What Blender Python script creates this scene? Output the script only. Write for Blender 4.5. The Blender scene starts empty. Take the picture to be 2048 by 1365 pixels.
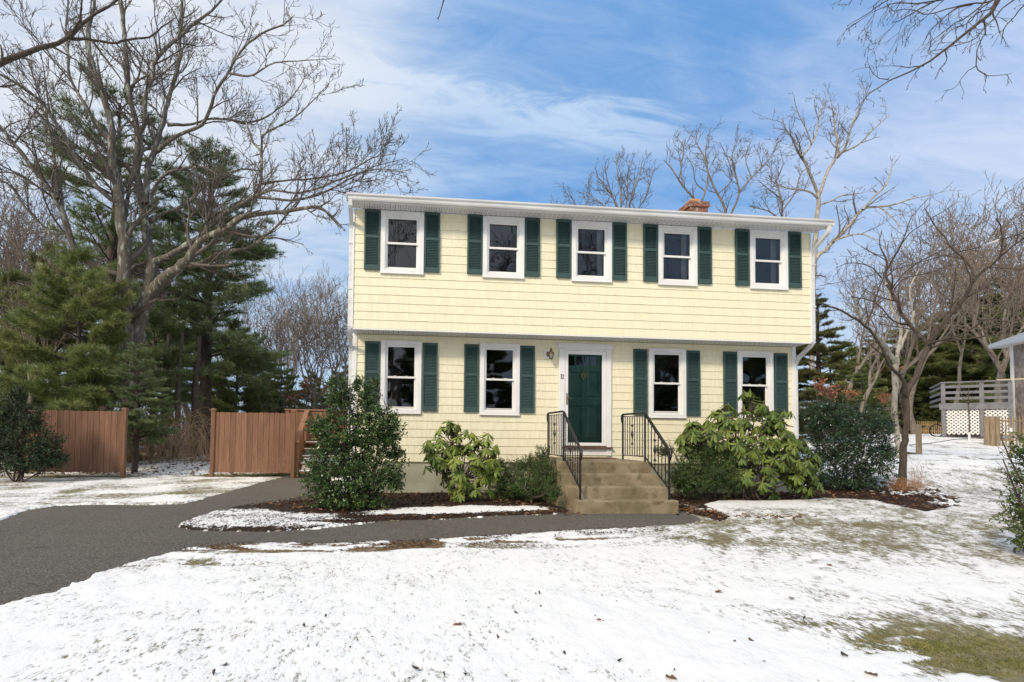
import bpy, math, random
import numpy as np
from mathutils import Matrix, Vector

sc = bpy.context.scene
COL = sc.collection
R_ = math.radians

# ------------------------------------------------------------------ camera
F_PX, P_X, P_Y = 1040.95, 874.16, 832.78           # focal length and principal point on the 2048 px wide photo
PITCH, ROLL, YAW = R_(2.0399), R_(0.7135), R_(-5.5282)
CAM = np.array([0.6156, -10.621, 1.1944])
def _axes():
    cy, sy, cp, sp, cr, sr = math.cos(YAW), math.sin(YAW), math.cos(PITCH), math.sin(PITCH), math.cos(ROLL), math.sin(ROLL)
    fw = np.array([-sy*cp, cy*cp, sp]); rt = np.array([cy, sy, 0.]); up = np.cross(rt, fw)
    return cr*rt+sr*up, -sr*rt+cr*up, fw
RT, UP, FW = _axes()
cd = bpy.data.cameras.new("camera"); cam = bpy.data.objects.new("camera", cd); COL.objects.link(cam)
cd.sensor_width = 36; cd.sensor_fit = 'HORIZONTAL'; cd.lens = F_PX/2048*36
cd.shift_x = (1024-P_X)/2048; cd.shift_y = (P_Y-682.5)/2048
cd.clip_end = 3000; cd.clip_start = 0.05
cam.matrix_world = Matrix(((RT[0], UP[0], -FW[0], CAM[0]), (RT[1], UP[1], -FW[1], CAM[1]), (RT[2], UP[2], -FW[2], CAM[2]), (0, 0, 0, 1)))
sc.camera = cam
def ray(u, v): return FW+RT*(u-P_X)/F_PX-UP*(v-P_Y)/F_PX
def at(u, v, Y):
    d = ray(u, v); return CAM+d*((Y-CAM[1])/d[1])
def gnd(u, v, z=0.):
    d = ray(u, v); return CAM+d*((z-CAM[2])/d[2])
def depth(p): return float((np.asarray(p)-CAM)@FW)

# ------------------------------------------------------------------ sun and sky
SUN_TO = Vector((-0.62, -0.62, 0.62)).normalized()
sl = bpy.data.lights.new("sun", 'SUN'); sl.energy = 2.5; sl.angle = R_(10); sl.color = (1.0, 0.86, 0.68)
so = bpy.data.objects.new("sun", sl); COL.objects.link(so)
so.rotation_euler = SUN_TO.to_track_quat('Z', 'Y').to_euler(); so.location = (-20, -20, 30)
W = bpy.data.worlds.new("World"); sc.world = W; W.use_nodes = True
wt = W.node_tree; wt.nodes.clear()
def N(t, typ, **k):
    n = t.nodes.new(typ)
    for a, b in k.items():
        if a.startswith('i_'): n.inputs[a[2:].replace('_', ' ')].default_value = b
        else: setattr(n, a, b)
    return n
def math_(t, op, a, b=None, c=None, clamp=False):
    n = t.nodes.new('ShaderNodeMath'); n.operation = op; n.use_clamp = clamp
    for i, q in enumerate((a, b, c)):
        if q is None: continue
        if isinstance(q, (int, float)): n.inputs[i].default_value = q
        else: t.links.new(q, n.inputs[i])
    return n.outputs[0]
def mixc(t, fac, a, b, bt='MIX'):
    n = t.nodes.new('ShaderNodeMix'); n.data_type = 'RGBA'; n.blend_type = bt; n.clamp_factor = True
    for s, q in ((0, fac), (6, a), (7, b)):
        if hasattr(q, 'links'): t.links.new(q, n.inputs[s])
        elif s == 0: n.inputs[s].default_value = q
        else: n.inputs[s].default_value = (*q, 1) if len(q) == 3 else q
    return n.outputs[2]
def ramp(t, fac, pts):
    n = t.nodes.new('ShaderNodeValToRGB'); t.links.new(fac, n.inputs[0]); e = n.color_ramp.elements
    while len(e) > 2: e.remove(e[-1])
    while len(e) < len(pts): e.new(0.5)
    for el, (p, c) in zip(e, pts):
        el.position = p; el.color = (c, c, c, 1) if isinstance(c, (int, float)) else (*c, 1)
    return n.outputs[0]
def sstep(t, x, a, b):
    n = t.nodes.new('ShaderNodeMapRange'); n.interpolation_type = 'SMOOTHSTEP'
    t.links.new(x, n.inputs[0]); n.inputs[1].default_value = a; n.inputs[2].default_value = b
    return n.outputs[0]
sky = N(wt, 'ShaderNodeTexSky', sky_type='NISHITA', sun_disc=False)
sky.sun_elevation = math.asin(SUN_TO.z); sky.sun_rotation = math.atan2(SUN_TO.x, SUN_TO.y)
sky.air_density = 1.0; sky.dust_density = 0.3; sky.ozone_density = 2.0
tc = N(wt, 'ShaderNodeTexCoord')
sep = N(wt, 'ShaderNodeSeparateXYZ'); wt.links.new(tc.outputs['Generated'], sep.inputs[0])
dx, dy, dz = sep.outputs
zz = math_(wt, 'ADD', math_(wt, 'MAXIMUM', dz, 0.0), 0.22)
cx_, cy_ = math_(wt, 'DIVIDE', dx, zz), math_(wt, 'DIVIDE', dy, zz)
cmb = N(wt, 'ShaderNodeCombineXYZ'); wt.links.new(cx_, cmb.inputs[0]); wt.links.new(cy_, cmb.inputs[1])
def wnoise(scale, rot, stretch, det=6, rough=.55, dist=0., off=(0, 0, 0)):
    mp = N(wt, 'ShaderNodeMapping'); mp.inputs['Rotation'].default_value = (0, 0, rot); mp.inputs['Scale'].default_value = stretch
    mp.inputs['Location'].default_value = off
    wt.links.new(cmb.outputs[0], mp.inputs[0])
    n = N(wt, 'ShaderNodeTexNoise'); n.inputs['Scale'].default_value = scale; n.inputs['Detail'].default_value = det
    n.inputs['Roughness'].default_value = rough; n.inputs['Distortion'].default_value = dist
    wt.links.new(mp.outputs[0], n.inputs[0]); return n.outputs[0]
n1 = wnoise(1.5, R_(20), (1, 2.2, 1), 8, .6, .6, (3.1, 1.2, 0))
n2 = wnoise(4.5, R_(28), (1, 3.2, 1), 8, .62, .8, (0.4, 5.2, 0))
n3 = wnoise(0.8, R_(-10), (1, 1.6, 1), 4, .5, .2, (7.7, 2.0, 0))
def wdir(u, v):
    d = ray(u, v); return d/np.linalg.norm(d)
def wdot(d):
    n = N(wt, 'ShaderNodeVectorMath', operation='DOT_PRODUCT'); wt.links.new(tc.outputs['Generated'], n.inputs[0]); n.inputs[1].default_value = tuple(d)
    return n.outputs['Value']
blueA = sstep(wt, wdot(wdir(1330, 60)), .86, 1.0)
blueB = sstep(wt, wdot(wdir(1000, 330)), .93, 1.0)
whiteL = sstep(wt, wdot(wdir(120, 60)), .80, 1.0)
whiteR = sstep(wt, wdot(wdir(1900, 330)), .90, 1.0)
# long bright streak: distance to the plane through three view directions of the streak
sa, sb = wdir(690, 165), wdir(1240, 270)
pn = np.cross(sa, sb); pn /= np.linalg.norm(pn)
sd = math_(wt, 'ABSOLUTE', math_(wt, 'ADD', wdot(pn), math_(wt, 'MULTIPLY', math_(wt, 'SUBTRACT', n2, .5), .16)))
sm = (sa+sb)/np.linalg.norm(sa+sb)
streak = math_(wt, 'MULTIPLY', math_(wt, 'SUBTRACT', 1.0, sstep(wt, sd, 0.0, .05)), sstep(wt, wdot(sm), .93, .985))
cov = math_(wt, 'ADD', math_(wt, 'MULTIPLY', n1, .6), math_(wt, 'MULTIPLY', n2, .42))
cov = math_(wt, 'ADD', cov, math_(wt, 'MULTIPLY', math_(wt, 'SUBTRACT', n3, .5), .35))
cov = math_(wt, 'SUBTRACT', cov, math_(wt, 'MULTIPLY', blueA, .20))
cov = math_(wt, 'ADD', cov, math_(wt, 'MULTIPLY', blueB, .07))
cov = math_(wt, 'ADD', cov, math_(wt, 'MULTIPLY', whiteL, .16))
cov = math_(wt, 'ADD', cov, math_(wt, 'MULTIPLY', whiteR, .13))
cov = math_(wt, 'ADD', cov, math_(wt, 'MULTIPLY', streak, .22))
cmask = sstep(wt, cov, .18, .86)
skyc = N(wt, 'ShaderNodeHueSaturation'); skyc.inputs['Saturation'].default_value = 1.0; skyc.inputs['Value'].default_value = 1.0
wt.links.new(sky.outputs[0], skyc.inputs['Color'])
# thin cloud takes its brightness from a pale veil
pale = mixc(wt, sstep(wt, dz, .0, .5), (5.7, 6.7, 7.7), (4.7, 6.0, 7.7))
pale = mixc(wt, whiteL, pale, (6.9, 7.2, 7.7)); pale = mixc(wt, whiteR, pale, (5.4, 6.2, 7.9))
col = mixc(wt, cmask, mixc(wt, .80, skyc.outputs[0], (1.05, 3.1, 6.7)), pale)
col = mixc(wt, math_(wt, 'MULTIPLY', sstep(wt, dz, .45, .0), .6), col, (4.6, 5.9, 7.2))
# bright glow added to the unseen sky behind the camera, to lift the shadows
fill_glow = sstep(wt, wdot(tuple(SUN_TO)), .30, .98)
col = mixc(wt, math_(wt, 'MULTIPLY', fill_glow, .85), col, (12.5, 12.1, 11.4))
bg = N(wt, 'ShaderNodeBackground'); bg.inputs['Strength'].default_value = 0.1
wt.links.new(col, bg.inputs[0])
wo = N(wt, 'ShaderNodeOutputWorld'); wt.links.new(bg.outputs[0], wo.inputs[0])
vs = sc.view_settings; vs.view_transform = 'Standard'; vs.look = 'None'; vs.exposure = 0.27; vs.gamma = 1; vs.use_curve_mapping = False
sc.cycles.max_bounces = 8; sc.cycles.transparent_max_bounces = 12

# ------------------------------------------------------------------ tagging and meshes
def tag(o, label=None, cat=None, group=None, kind=None):
    if label: o['label'] = label
    if cat: o['category'] = cat
    if group: o['group'] = group
    if kind: o['kind'] = kind
    return o
def thing(name, label, cat, loc=(0, 0, 0), rz=0, group=None):
    o = bpy.data.objects.new(name, None); COL.objects.link(o); o.empty_display_size = .2
    o.location = tuple(float(a) for a in loc); o.rotation_euler = (0, 0, rz)
    return tag(o, label, cat, group)
def link(name, me, m=None, parent=None, loc=None):
    if m: me.materials.append(m)
    o = bpy.data.objects.new(name, me); COL.objects.link(o)
    if parent: o.parent = parent
    if loc is not None: o.location = tuple(float(a) for a in loc)
    return o
def np_mesh(name, V, Fq, smooth=False):
    V = np.asarray(V, np.float32).reshape(-1, 3); Fq = np.asarray(Fq, np.int32)
    me = bpy.data.meshes.new(name); k = Fq.shape[1]; n = len(Fq)
    me.vertices.add(len(V)); me.vertices.foreach_set('co', V.ravel())
    me.loops.add(n*k); me.loops.foreach_set('vertex_index', Fq.ravel())
    me.polygons.add(n); me.polygons.foreach_set('loop_start', np.arange(0, n*k, k, dtype=np.int32))
    me.polygons.foreach_set('loop_total', np.full(n, k, np.int32))
    me.polygons.foreach_set('use_smooth', np.full(n, smooth, bool))
    me.update(calc_edges=True); me.validate(); return me
def copy_tree(o, parent=None):
    c = o.copy(); COL.objects.link(c)
    if parent: c.parent = parent
    for ch in list(o.children): copy_tree(ch, c)
    return c

class MB:
    """collects simple solids into one mesh"""
    def __init__(s): s.v = []; s.f = []
    def add(s, vs_, fs):
        b = len(s.v); s.v += [tuple(map(float, q)) for q in vs_]; s.f += [tuple(b+i for i in f) for f in fs]
    def box(s, a, b):
        (x0, y0, z0), (x1, y1, z1) = a, b
        s.add([(x0, y0, z0), (x1, y0, z0), (x1, y1, z0), (x0, y1, z0), (x0, y0, z1), (x1, y0, z1), (x1, y1, z1), (x0, y1, z1)],
              [(0, 3, 2, 1), (4, 5, 6, 7), (0, 1, 5, 4), (1, 2, 6, 5), (2, 3, 7, 6), (3, 0, 4, 7)])
        return s
    def prism(s, prof, x0, x1, axis='x'):
        n = len(prof)
        f = (lambda t, p: (t, p[0], p[1])) if axis == 'x' else ((lambda t, p: (p[0], t, p[1])) if axis == 'y' else (lambda t, p: (p[0], p[1], t)))
        s.add([f(x0, p) for p in prof]+[f(x1, p) for p in prof],
              [tuple(range(n))[::-1], tuple(range(n, 2*n))]+[(i, (i+1) % n, n+(i+1) % n, n+i) for i in range(n)])
        return s
    def bar(s, p, q, w, h=None, up=(0, 0, 1)):
        h = h or w; p, q = np.array(p, float), np.array(q, float); t = q-p; t /= np.linalg.norm(t)
        a = np.cross(t, up)
        if np.linalg.norm(a) < 1e-3: a = np.cross(t, (1, 0, 0))
        a /= np.linalg.norm(a); b = np.cross(a, t)
        vs_ = [e+sx*a*w/2+sz*b*h/2 for e in (p, q) for sx, sz in ((-1, -1), (1, -1), (1, 1), (-1, 1))]
        s.add(vs_, [(0, 3, 2, 1), (4, 5, 6, 7), (0, 1, 5, 4), (1, 2, 6, 5), (2, 3, 7, 6), (3, 0, 4, 7)]); return s
    def tube(s, pts, r, n=8, cap=True, sq=1.):
        pts = [np.array(p, float) for p in pts]; rs = r if hasattr(r, '__len__') else [r]*len(pts)
        rings = []; ref = np.array((0.13, 0.91, .37))
        for i, p in enumerate(pts):
            t = pts[min(i+1, len(pts)-1)]-pts[max(i-1, 0)]; t = t/(np.linalg.norm(t)+1e-9)
            a = np.cross(t, ref); a /= np.linalg.norm(a)+1e-9; b = np.cross(t, a)
            rings.append([p+rs[i]*(math.cos(k*2*math.pi/n)*a+math.sin(k*2*math.pi/n)*b*sq) for k in range(n)])
        vs_ = [q for rg in rings for q in rg]; fs = []
        for i in range(len(pts)-1):
            for k in range(n): fs.append((i*n+k, i*n+(k+1) % n, (i+1)*n+(k+1) % n, (i+1)*n+k))
        if cap: fs += [tuple(range(n))[::-1], tuple(range((len(pts)-1)*n, len(pts)*n))]
        s.add(vs_, fs); return s
    def lathe(s, c, prof, n=16):
        vs_ = []; fs = []; m = len(prof)
        for r, z in prof:
            for k in range(n): vs_.append((c[0]+r*math.cos(k*2*math.pi/n), c[1]+r*math.sin(k*2*math.pi/n), c[2]+z))
        for i in range(m-1):
            for k in range(n): fs.append((i*n+k, i*n+(k+1) % n, (i+1)*n+(k+1) % n, (i+1)*n+k))
        fs += [tuple(range(n))[::-1], tuple(range((m-1)*n, m*n))]
        s.add(vs_, fs); return s
    def build(s, name, m, parent=None, bevel=0, smooth=False, loc=None):
        me = bpy.data.meshes.new(name); me.from_pydata(s.v, [], s.f); me.update()
        if smooth:
            for p in me.polygons: p.use_smooth = True
        o = link(name, me, m, parent, loc)
        if bevel:
            b = o.modifiers.new('bevel', 'BEVEL'); b.width = bevel; b.segments = 2; b.limit_method = 'ANGLE'
        return o

class Tubes:
    """many thin tapered tubes, built with numpy"""
    def __init__(s): s.g = {}
    def add(s, P, r, n=4):
        P = np.asarray(P, float); s.g.setdefault((len(P), n), []).append((P, np.asarray(r, float)))
    def mesh(s, name):
        VV = []; FF = []; base = 0
        for (m, n), L in s.g.items():
            P = np.array([a for a, _ in L]); r = np.array([b for _, b in L]); K = len(L)
            T = np.empty_like(P); T[:, 1:-1] = P[:, 2:]-P[:, :-2]; T[:, 0] = P[:, 1]-P[:, 0]; T[:, -1] = P[:, -1]-P[:, -2]
            T /= np.linalg.norm(T, axis=2, keepdims=True)+1e-9
            D = P[:, -1]-P[:, 0]; ref = np.where((np.abs(D[:, 2:3]) > .8*np.linalg.norm(D, axis=1, keepdims=True)), [[1., .1, 0]], [[0, .1, 1.]])
            A = np.cross(T, ref[:, None, :]); A /= np.linalg.norm(A, axis=2, keepdims=True)+1e-9; B = np.cross(T, A)
            an = np.arange(n)*2*math.pi/n
            V = P[:, :, None, :]+r[:, :, None, None]*(np.cos(an)[None, None, :, None]*A[:, :, None, :]+np.sin(an)[None, None, :, None]*B[:, :, None, :])
            VV.append(V.reshape(-1, 3))
            i, k = np.meshgrid(np.arange(m-1), np.arange(n), indexing='ij')
            q = np.stack([i*n+k, i*n+(k+1) % n, (i+1)*n+(k+1) % n, (i+1)*n+k], -1).reshape(-1, 4)
            FF.append((q[None]+(np.arange(K)*m*n)[:, None, None]).reshape(-1, 4)+base); base += K*m*n
        return np_mesh(name, np.concatenate(VV), np.concatenate(FF), True)
    def build(s, name, m, parent=None, loc=None): return link(name, s.mesh(name), m, parent, loc)

def scatter(name, TV, TF, pos, X, Nrm, scale):
    """copies of a small template: x axis X, z axis near Nrm"""
    TV = np.asarray(TV, float); TF = np.asarray(TF, np.int64); pos = np.asarray(pos); X = np.array(X, float); Nrm = np.array(Nrm, float)
    X /= np.linalg.norm(X, axis=1, keepdims=True)+1e-9
    Z = Nrm-X*(X*Nrm).sum(1, keepdims=True); Z /= np.linalg.norm(Z, axis=1, keepdims=True)+1e-9
    Yv = np.cross(Z, X); s_ = np.asarray(scale, float)
    if s_.ndim == 1: s_ = s_[:, None]
    if s_.shape[1] == 1: s_ = np.repeat(s_, 3, 1)
    V = pos[:, None, :]+TV[None, :, 0:1]*X[:, None, :]*s_[:, None, 0:1]+TV[None, :, 1:2]*Yv[:, None, :]*s_[:, None, 1:2]+TV[None, :, 2:3]*Z[:, None, :]*s_[:, None, 2:3]
    Fq = (TF[None]+(np.arange(len(pos))*len(TV))[:, None, None]).reshape(-1, TF.shape[1])
    return np_mesh(name, V.reshape(-1, 3), Fq)

# ------------------------------------------------------------------ materials
MATS = {}
def mat(name, a, b=None, scale=6., rough=.7, bump=0., bscale=None, stretch=(1, 1, 1), island=0., spec=.35, metal=0., detail=6, lo=.35, hi=.65, extra=None, trans=0.):
    if name in MATS: return MATS[name]
    m = bpy.data.materials.new(name); m.use_nodes = True; t = m.node_tree; bs = t.nodes['Principled BSDF']
    bs.inputs['Roughness'].default_value = rough; bs.inputs['Metallic'].default_value = metal; bs.inputs['Specular IOR Level'].default_value = spec
    tcn = N(t, 'ShaderNodeTexCoord'); mp = N(t, 'ShaderNodeMapping'); mp.inputs['Scale'].default_value = stretch
    t.links.new(tcn.outputs['Object'], mp.inputs[0])
    c = None
    if b is not None:
        n = N(t, 'ShaderNodeTexNoise'); n.inputs['Scale'].default_value = scale; n.inputs['Detail'].default_value = detail
        n.inputs['Roughness'].default_value = .6; t.links.new(mp.outputs[0], n.inputs[0])
        c = mixc(t, sstep(t, n.outputs[0], lo, hi), a, b)
    if extra:
        c2, es, el, eh = extra
        n = N(t, 'ShaderNodeTexNoise'); n.inputs['Scale'].default_value = es; n.inputs['Detail'].default_value = 4; t.links.new(mp.outputs[0], n.inputs[0])
        c = mixc(t, sstep(t, n.outputs[0], el, eh), c if c is not None else a, c2)
    if island:
        g = N(t, 'ShaderNodeNewGeometry'); hs = N(t, 'ShaderNodeHueSaturation')
        v = math_(t, 'ADD', math_(t, 'MULTIPLY', g.outputs['Random Per Island'], island*2), 1-island)
        t.links.new(v, hs.inputs['Value'])
        if c is not None: t.links.new(c, hs.inputs['Color'])
        else: hs.inputs['Color'].default_value = (*a, 1)
        c = hs.outputs[0]
    if c is not None: t.links.new(c, bs.inputs['Base Color'])
    else: bs.inputs['Base Color'].default_value = (*a, 1)
    if bump:
        n = N(t, 'ShaderNodeTexNoise'); n.inputs['Scale'].default_value = bscale or scale*3; n.inputs['Detail'].default_value = 8; t.links.new(mp.outputs[0], n.inputs[0])
        bp = N(t, 'ShaderNodeBump'); bp.inputs['Strength'].default_value = 1.; bp.inputs['Distance'].default_value = bump
        t.links.new(n.outputs[0], bp.inputs['Height']); t.links.new(bp.outputs[0], bs.inputs['Normal'])
    if trans:
        tr = N(t, 'ShaderNodeBsdfTranslucent'); mx = N(t, 'ShaderNodeMixShader'); mx.inputs[0].default_value = trans
        if c is not None: t.links.new(c, tr.inputs[0])
        t.links.new(bs.outputs[0], mx.inputs[1]); t.links.new(tr.outputs[0], mx.inputs[2]); t.links.new(mx.outputs[0], t.nodes['Material Output'].inputs[0])
    MATS[name] = m; return m
M_siding = mat('yellow_siding', (.80, .745, .535), (.84, .79, .585), 3, .55, .0022, 30, (9, 9, .8), island=.02, spec=.3)
M_backing = mat('siding_backing', (.45, .38, .2), rough=.8)
M_white = mat('white_vinyl', (.80, .80, .79), (.74, .74, .73), 2.5, .45, spec=.4)
M_gutter = mat('white_gutter', (.72, .73, .73), (.60, .60, .58), 2, .4, stretch=(.5, 4, 4), spec=.5)
M_soffit = mat('soffit_vinyl', (.74, .745, .75), rough=.6)
M_soffdark = mat('soffit_groove', (.20, .20, .2), rough=.9)
M_shutter = mat('green_shutter', (.036, .072, .070), (.048, .092, .088), 8, .5, .0008, 60, (6, 6, 1), spec=.35)
M_door = mat('green_door', (.026, .105, .080), (.032, .12, .09), 3, .35, spec=.5)
M_roof = mat('roof_shingle', (.07, .055, .04), (.16, .13, .09), 14, .95, .01, 40, island=.2)
M_concrete = mat('step_concrete', (.30, .245, .16), (.19, .155, .09), 2.6, .9, .006, 45, extra=((.13, .11, .055), 7, .50, .74))
M_found = mat('foundation_concrete', (.42, .41, .33), (.30, .31, .22), 1.8, .9, .004, 30, extra=((.20, .24, .12), 3.5, .58, .78))
M_iron = mat('black_iron', (.012, .012, .013), rough=.42, spec=.5)
M_brass = mat('brass', (.75, .50, .16), rough=.28, metal=1.)
M_abrass = mat('antique_brass', (.34, .22, .09), (.18, .12, .06), 30, rough=.4, metal=.9)
M_brick = None
M_brown = mat('stained_fence', (.215, .112, .068), (.155, .078, .046), 3.0, .75, .004, 14, (8, 8, .6), island=.2, extra=((.09, .045, .03), 5, .66, .74))
M_browncap = mat('stained_rail', (.27, .15, .095), (.21, .11, .07), 5, .7, .002, 14, (6, 6, .6))
M_grey = mat('grey_painted_wood', (.15, .15, .165), (.20, .20, .215), 4, .7)
M_log = mat('weathered_log', (.30, .235, .16), (.19, .15, .10), 4, .9, .01, 12, (5, 5, .5), island=.2)
M_newpicket = mat('raw_pine_picket', (.60, .42, .20), (.50, .34, .15), 5, .8, stretch=(3, 3, .6), island=.12)
M_shake = mat('weathered_shake', (.34, .29, .255), (.22, .185, .165), 5, .9, .004, 20, (3, 3, .8), island=.22)
M_bark = mat('grey_bark', (.155, .135, .11), (.085, .072, .058), 7, .95, .012, 14, (3, 3, .8), extra=((.32, .33, .27), 3.2, .54, .66))
M_barktwig = mat('twig_bark', (.095, .078, .064), (.15, .125, .105), 3, .9)
M_barkdark = mat('dark_bark', (.055, .042, .034), (.095, .075, .06), 8, .95, .008, 18, (3, 3, .8))
M_barkpale = mat('pale_bark', (.40, .37, .32), (.24, .215, .18), 4, .95, .01, 14, (2, 2, .7), extra=((.13, .12, .10), 5, .55, .7))
M_farbark = mat('far_bark', (.24, .205, .17), (.15, .125, .10), 4, .95)
M_fartwig = mat('far_twig', (.21, .165, .13), (.15, .115, .09), 3, .95)
M_needle = mat('pine_needles', (.15, .20, .06), (.26, .29, .10), .9, .55, island=.45, spec=.3, trans=.18)
M_needle2 = mat('blue_green_needles', (.14, .20, .08), (.22, .28, .12), .9, .55, island=.4, spec=.3, trans=.15)
M_needle3 = mat('olive_needles', (.10, .11, .035), (.16, .16, .055), .8, .6, island=.4, spec=.25, trans=.18)
M_holly = mat('holly_leaf', (.035, .085, .018), (.08, .14, .03), 5, .28, island=.5, spec=.55, trans=.12)
M_holly2 = mat('dark_holly_leaf', (.02, .055, .024), (.04, .085, .034), 4, .28, island=.5, spec=.5, trans=.1)
M_hollyn = mat('light_holly_leaf', (.055, .10, .018), (.10, .14, .026), 5, .3, island=.45, spec=.5, trans=.15)
M_rhodo = mat('rhododendron_leaf', (.19, .235, .035), (.105, .16, .032), 3.5, .45, island=.45, spec=.3, trans=.12)
M_rhodo2 = mat('rhododendron_leaf_green', (.135, .175, .03), (.07, .115, .025), 3.5, .45, island=.5, spec=.3, trans=.12)
M_yew = mat('yew_leaf', (.035, .085, .018), (.075, .14, .03), 4, .45, island=.5, spec=.35, trans=.12)
M_yewd = mat('dark_yew_leaf', (.018, .042, .018), (.035, .07, .026), 4, .5, island=.5, spec=.3)
M_bud = mat('bud', (.34, .26, .09), rough=.5)
M_tan = mat('tan_stem', (.46, .33, .20), (.30, .21, .13), 6, .9)
M_redstem = mat('russet_stem', (.32, .14, .06), (.42, .24, .12), 8, .9, island=.2)
M_leafb = mat('dead_leaf', (.17, .085, .042), (.10, .055, .032), 6, .8, island=.5)
M_orange = mat('beech_leaf', (.34, .14, .07), (.44, .22, .12), 6, .8, island=.35, trans=.25)
M_snowclump = mat('snow', (.86, .88, .92), rough=.6, spec=.2)
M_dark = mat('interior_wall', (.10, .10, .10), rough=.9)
M_curtain = mat('curtain', (.62, .64, .64), (.5, .52, .52), 20, .9, stretch=(4, 1, .2))
M_black = mat('rubber', (.015, .015, .016), rough=.6)
M_cable = mat('cable_black', (.02, .02, .02), rough=.6)
M_sleeve = mat('cable_sleeve', (.5, .5, .5), rough=.6)
M_blue = mat('blue_tarp', (.05, .13, .62), (.04, .10, .45), 4, .5)
M_pink = mat('faded_red_tape', (.65, .22, .16), rough=.7)
M_mat = mat('door_mat', (.16, .085, .045), (.11, .06, .035), 40, .95, .004, 120)
M_sill = mat('brown_sill', (.15, .085, .055), (.09, .05, .035), 10, .6)

def brick_material(name, scale=1.):
    m = bpy.data.materials.new(name); m.use_nodes = True; t = m.node_tree; bs = t.nodes['Principled BSDF']; bs.inputs['Roughness'].default_value = .9
    tcn = N(t, 'ShaderNodeTexCoord'); sp = N(t, 'ShaderNodeSeparateXYZ'); t.links.new(tcn.outputs['Object'], sp.inputs[0])
    cb = N(t, 'ShaderNodeCombineXYZ'); t.links.new(math_(t, 'ADD', sp.outputs[0], sp.outputs[1]), cb.inputs[0]); t.links.new(sp.outputs[2], cb.inputs[1])
    b = N(t, 'ShaderNodeTexBrick'); t.links.new(cb.outputs[0], b.inputs[0]); b.inputs['Scale'].default_value = 1
    b.inputs['Brick Width'].default_value = .2; b.inputs['Row Height'].default_value = .068; b.inputs['Mortar Size'].default_value = .006
    b.inputs['Color1'].default_value = (.30, .10, .055, 1); b.inputs['Color2'].default_value = (.19, .07, .045, 1); b.inputs['Mortar'].default_value = (.32, .27, .22, 1)
    n = N(t, 'ShaderNodeTexNoise'); n.inputs['Scale'].default_value = 6; t.links.new(tcn.outputs['Object'], n.inputs[0])
    t.links.new(mixc(t, sstep(t, n.outputs[0], .62, .72), b.outputs[0], (.45, .38, .33)), bs.inputs['Base Color'])
    bp = N(t, 'ShaderNodeBump'); bp.inputs['Distance'].default_value = .006; bp.invert = True; t.links.new(b.outputs['Fac'], bp.inputs['Height']); t.links.new(bp.outputs[0], bs.inputs['Normal'])
    return m
M_brick = brick_material('chimney_brick')

def glass_material(name, f0=.07, tint=(.75, .8, .78), wav=.0):
    m = bpy.data.materials.new(name); m.use_nodes = True; t = m.node_tree; t.nodes.remove(t.nodes['Principled BSDF'])
    gl = N(t, 'ShaderNodeBsdfGlossy'); gl.inputs['Roughness'].default_value = .015; gl.inputs['Color'].default_value = (.95, .97, 1, 1)
    tr = N(t, 'ShaderNodeBsdfTransparent'); tr.inputs[0].default_value = (*tint, 1)
    fr = N(t, 'ShaderNodeFresnel'); fr.inputs[0].default_value = 1.5
    mx = N(t, 'ShaderNodeMixShader'); t.links.new(math_(t, 'ADD', math_(t, 'MULTIPLY', fr.outputs[0], 1.6), f0-.06, clamp=True), mx.inputs[0])
    t.links.new(tr.outputs[0], mx.inputs[1]); t.links.new(gl.outputs[0], mx.inputs[2]); t.links.new(mx.outputs[0], t.nodes['Material Output'].inputs[0])
    if wav:
        tcn = N(t, 'ShaderNodeTexCoord'); n = N(t, 'ShaderNodeTexNoise'); n.inputs['Scale'].default_value = 2.2; n.inputs['Detail'].default_value = 1; t.links.new(tcn.outputs['Object'], n.inputs[0])
        bp = N(t, 'ShaderNodeBump'); bp.inputs['Distance'].default_value = wav; t.links.new(n.outputs[0], bp.inputs['Height']); t.links.new(bp.outputs[0], gl.inputs['Normal'])
    return m
M_glass = glass_material('window_glass', .065, (.55, .58, .57), .004)
M_screenglass = glass_material('screened_glass', .07, (.35, .36, .36), .004)
M_storm = glass_material('storm_glass', .005, (.95, .97, .96), .002)

# ------------------------------------------------------------------ terrain
def _h(ix, iy, s):
    a = (ix.astype(np.int64)*374761393+iy.astype(np.int64)*668265263+s*2147483647) & 0xffffffff
    a = ((a ^ (a >> 13))*1274126177) & 0xffffffff; a = a ^ (a >> 16)
    return (a & 0xffff)/65535.
def vn(x, y, s=0):
    ix, iy = np.floor(x), np.floor(y); fx, fy = x-ix, y-iy; fx = fx*fx*(3-2*fx); fy = fy*fy*(3-2*fy)
    a, b, c, d = _h(ix, iy, s), _h(ix+1, iy, s), _h(ix, iy+1, s), _h(ix+1, iy+1, s)
    return (a*(1-fx)+b*fx)*(1-fy)+(c*(1-fx)+d*fx)*fy
def fbm(x, y, o=4, s=0):
    r = 0; a = .5; t = 0
    for i in range(o): r = r+a*vn(x*2**i+i*17.3, y*2**i+i*9.1, s+i); t += a; a *= .55
    return r/t
def ss(x, a, b):
    t = np.clip((x-a)/(b-a), 0, 1); return t*t*(3-2*t)
GP = [(-3., 0.)]
for u, v, Y in ((1806, 978, .5), (1837, 912, 4.), (1985, 893, 8.5), (1890, 875, 13.), (1850, 868, 28.)): GP.append((Y, float(at(u, v, Y)[2])))
GP.append((120., GP[-1][1]+1.5))
def zg(x, y):
    x = np.asarray(x, float); y = np.asarray(y, float)
    r = ss(x, 7.5, 11.5+np.clip(y, 0, 20)*.15)*np.interp(y, [p[0] for p in GP], [p[1] for p in GP])
    l = ss(-x, .0, 2.5)*(ss(y, 4.3, 8.5)*.28+ss(y, 8.5, 60)*.5)
    return r+l
def on(x, y, dz_=0.): return (float(x), float(y), float(zg(x, y))+dz_)

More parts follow.
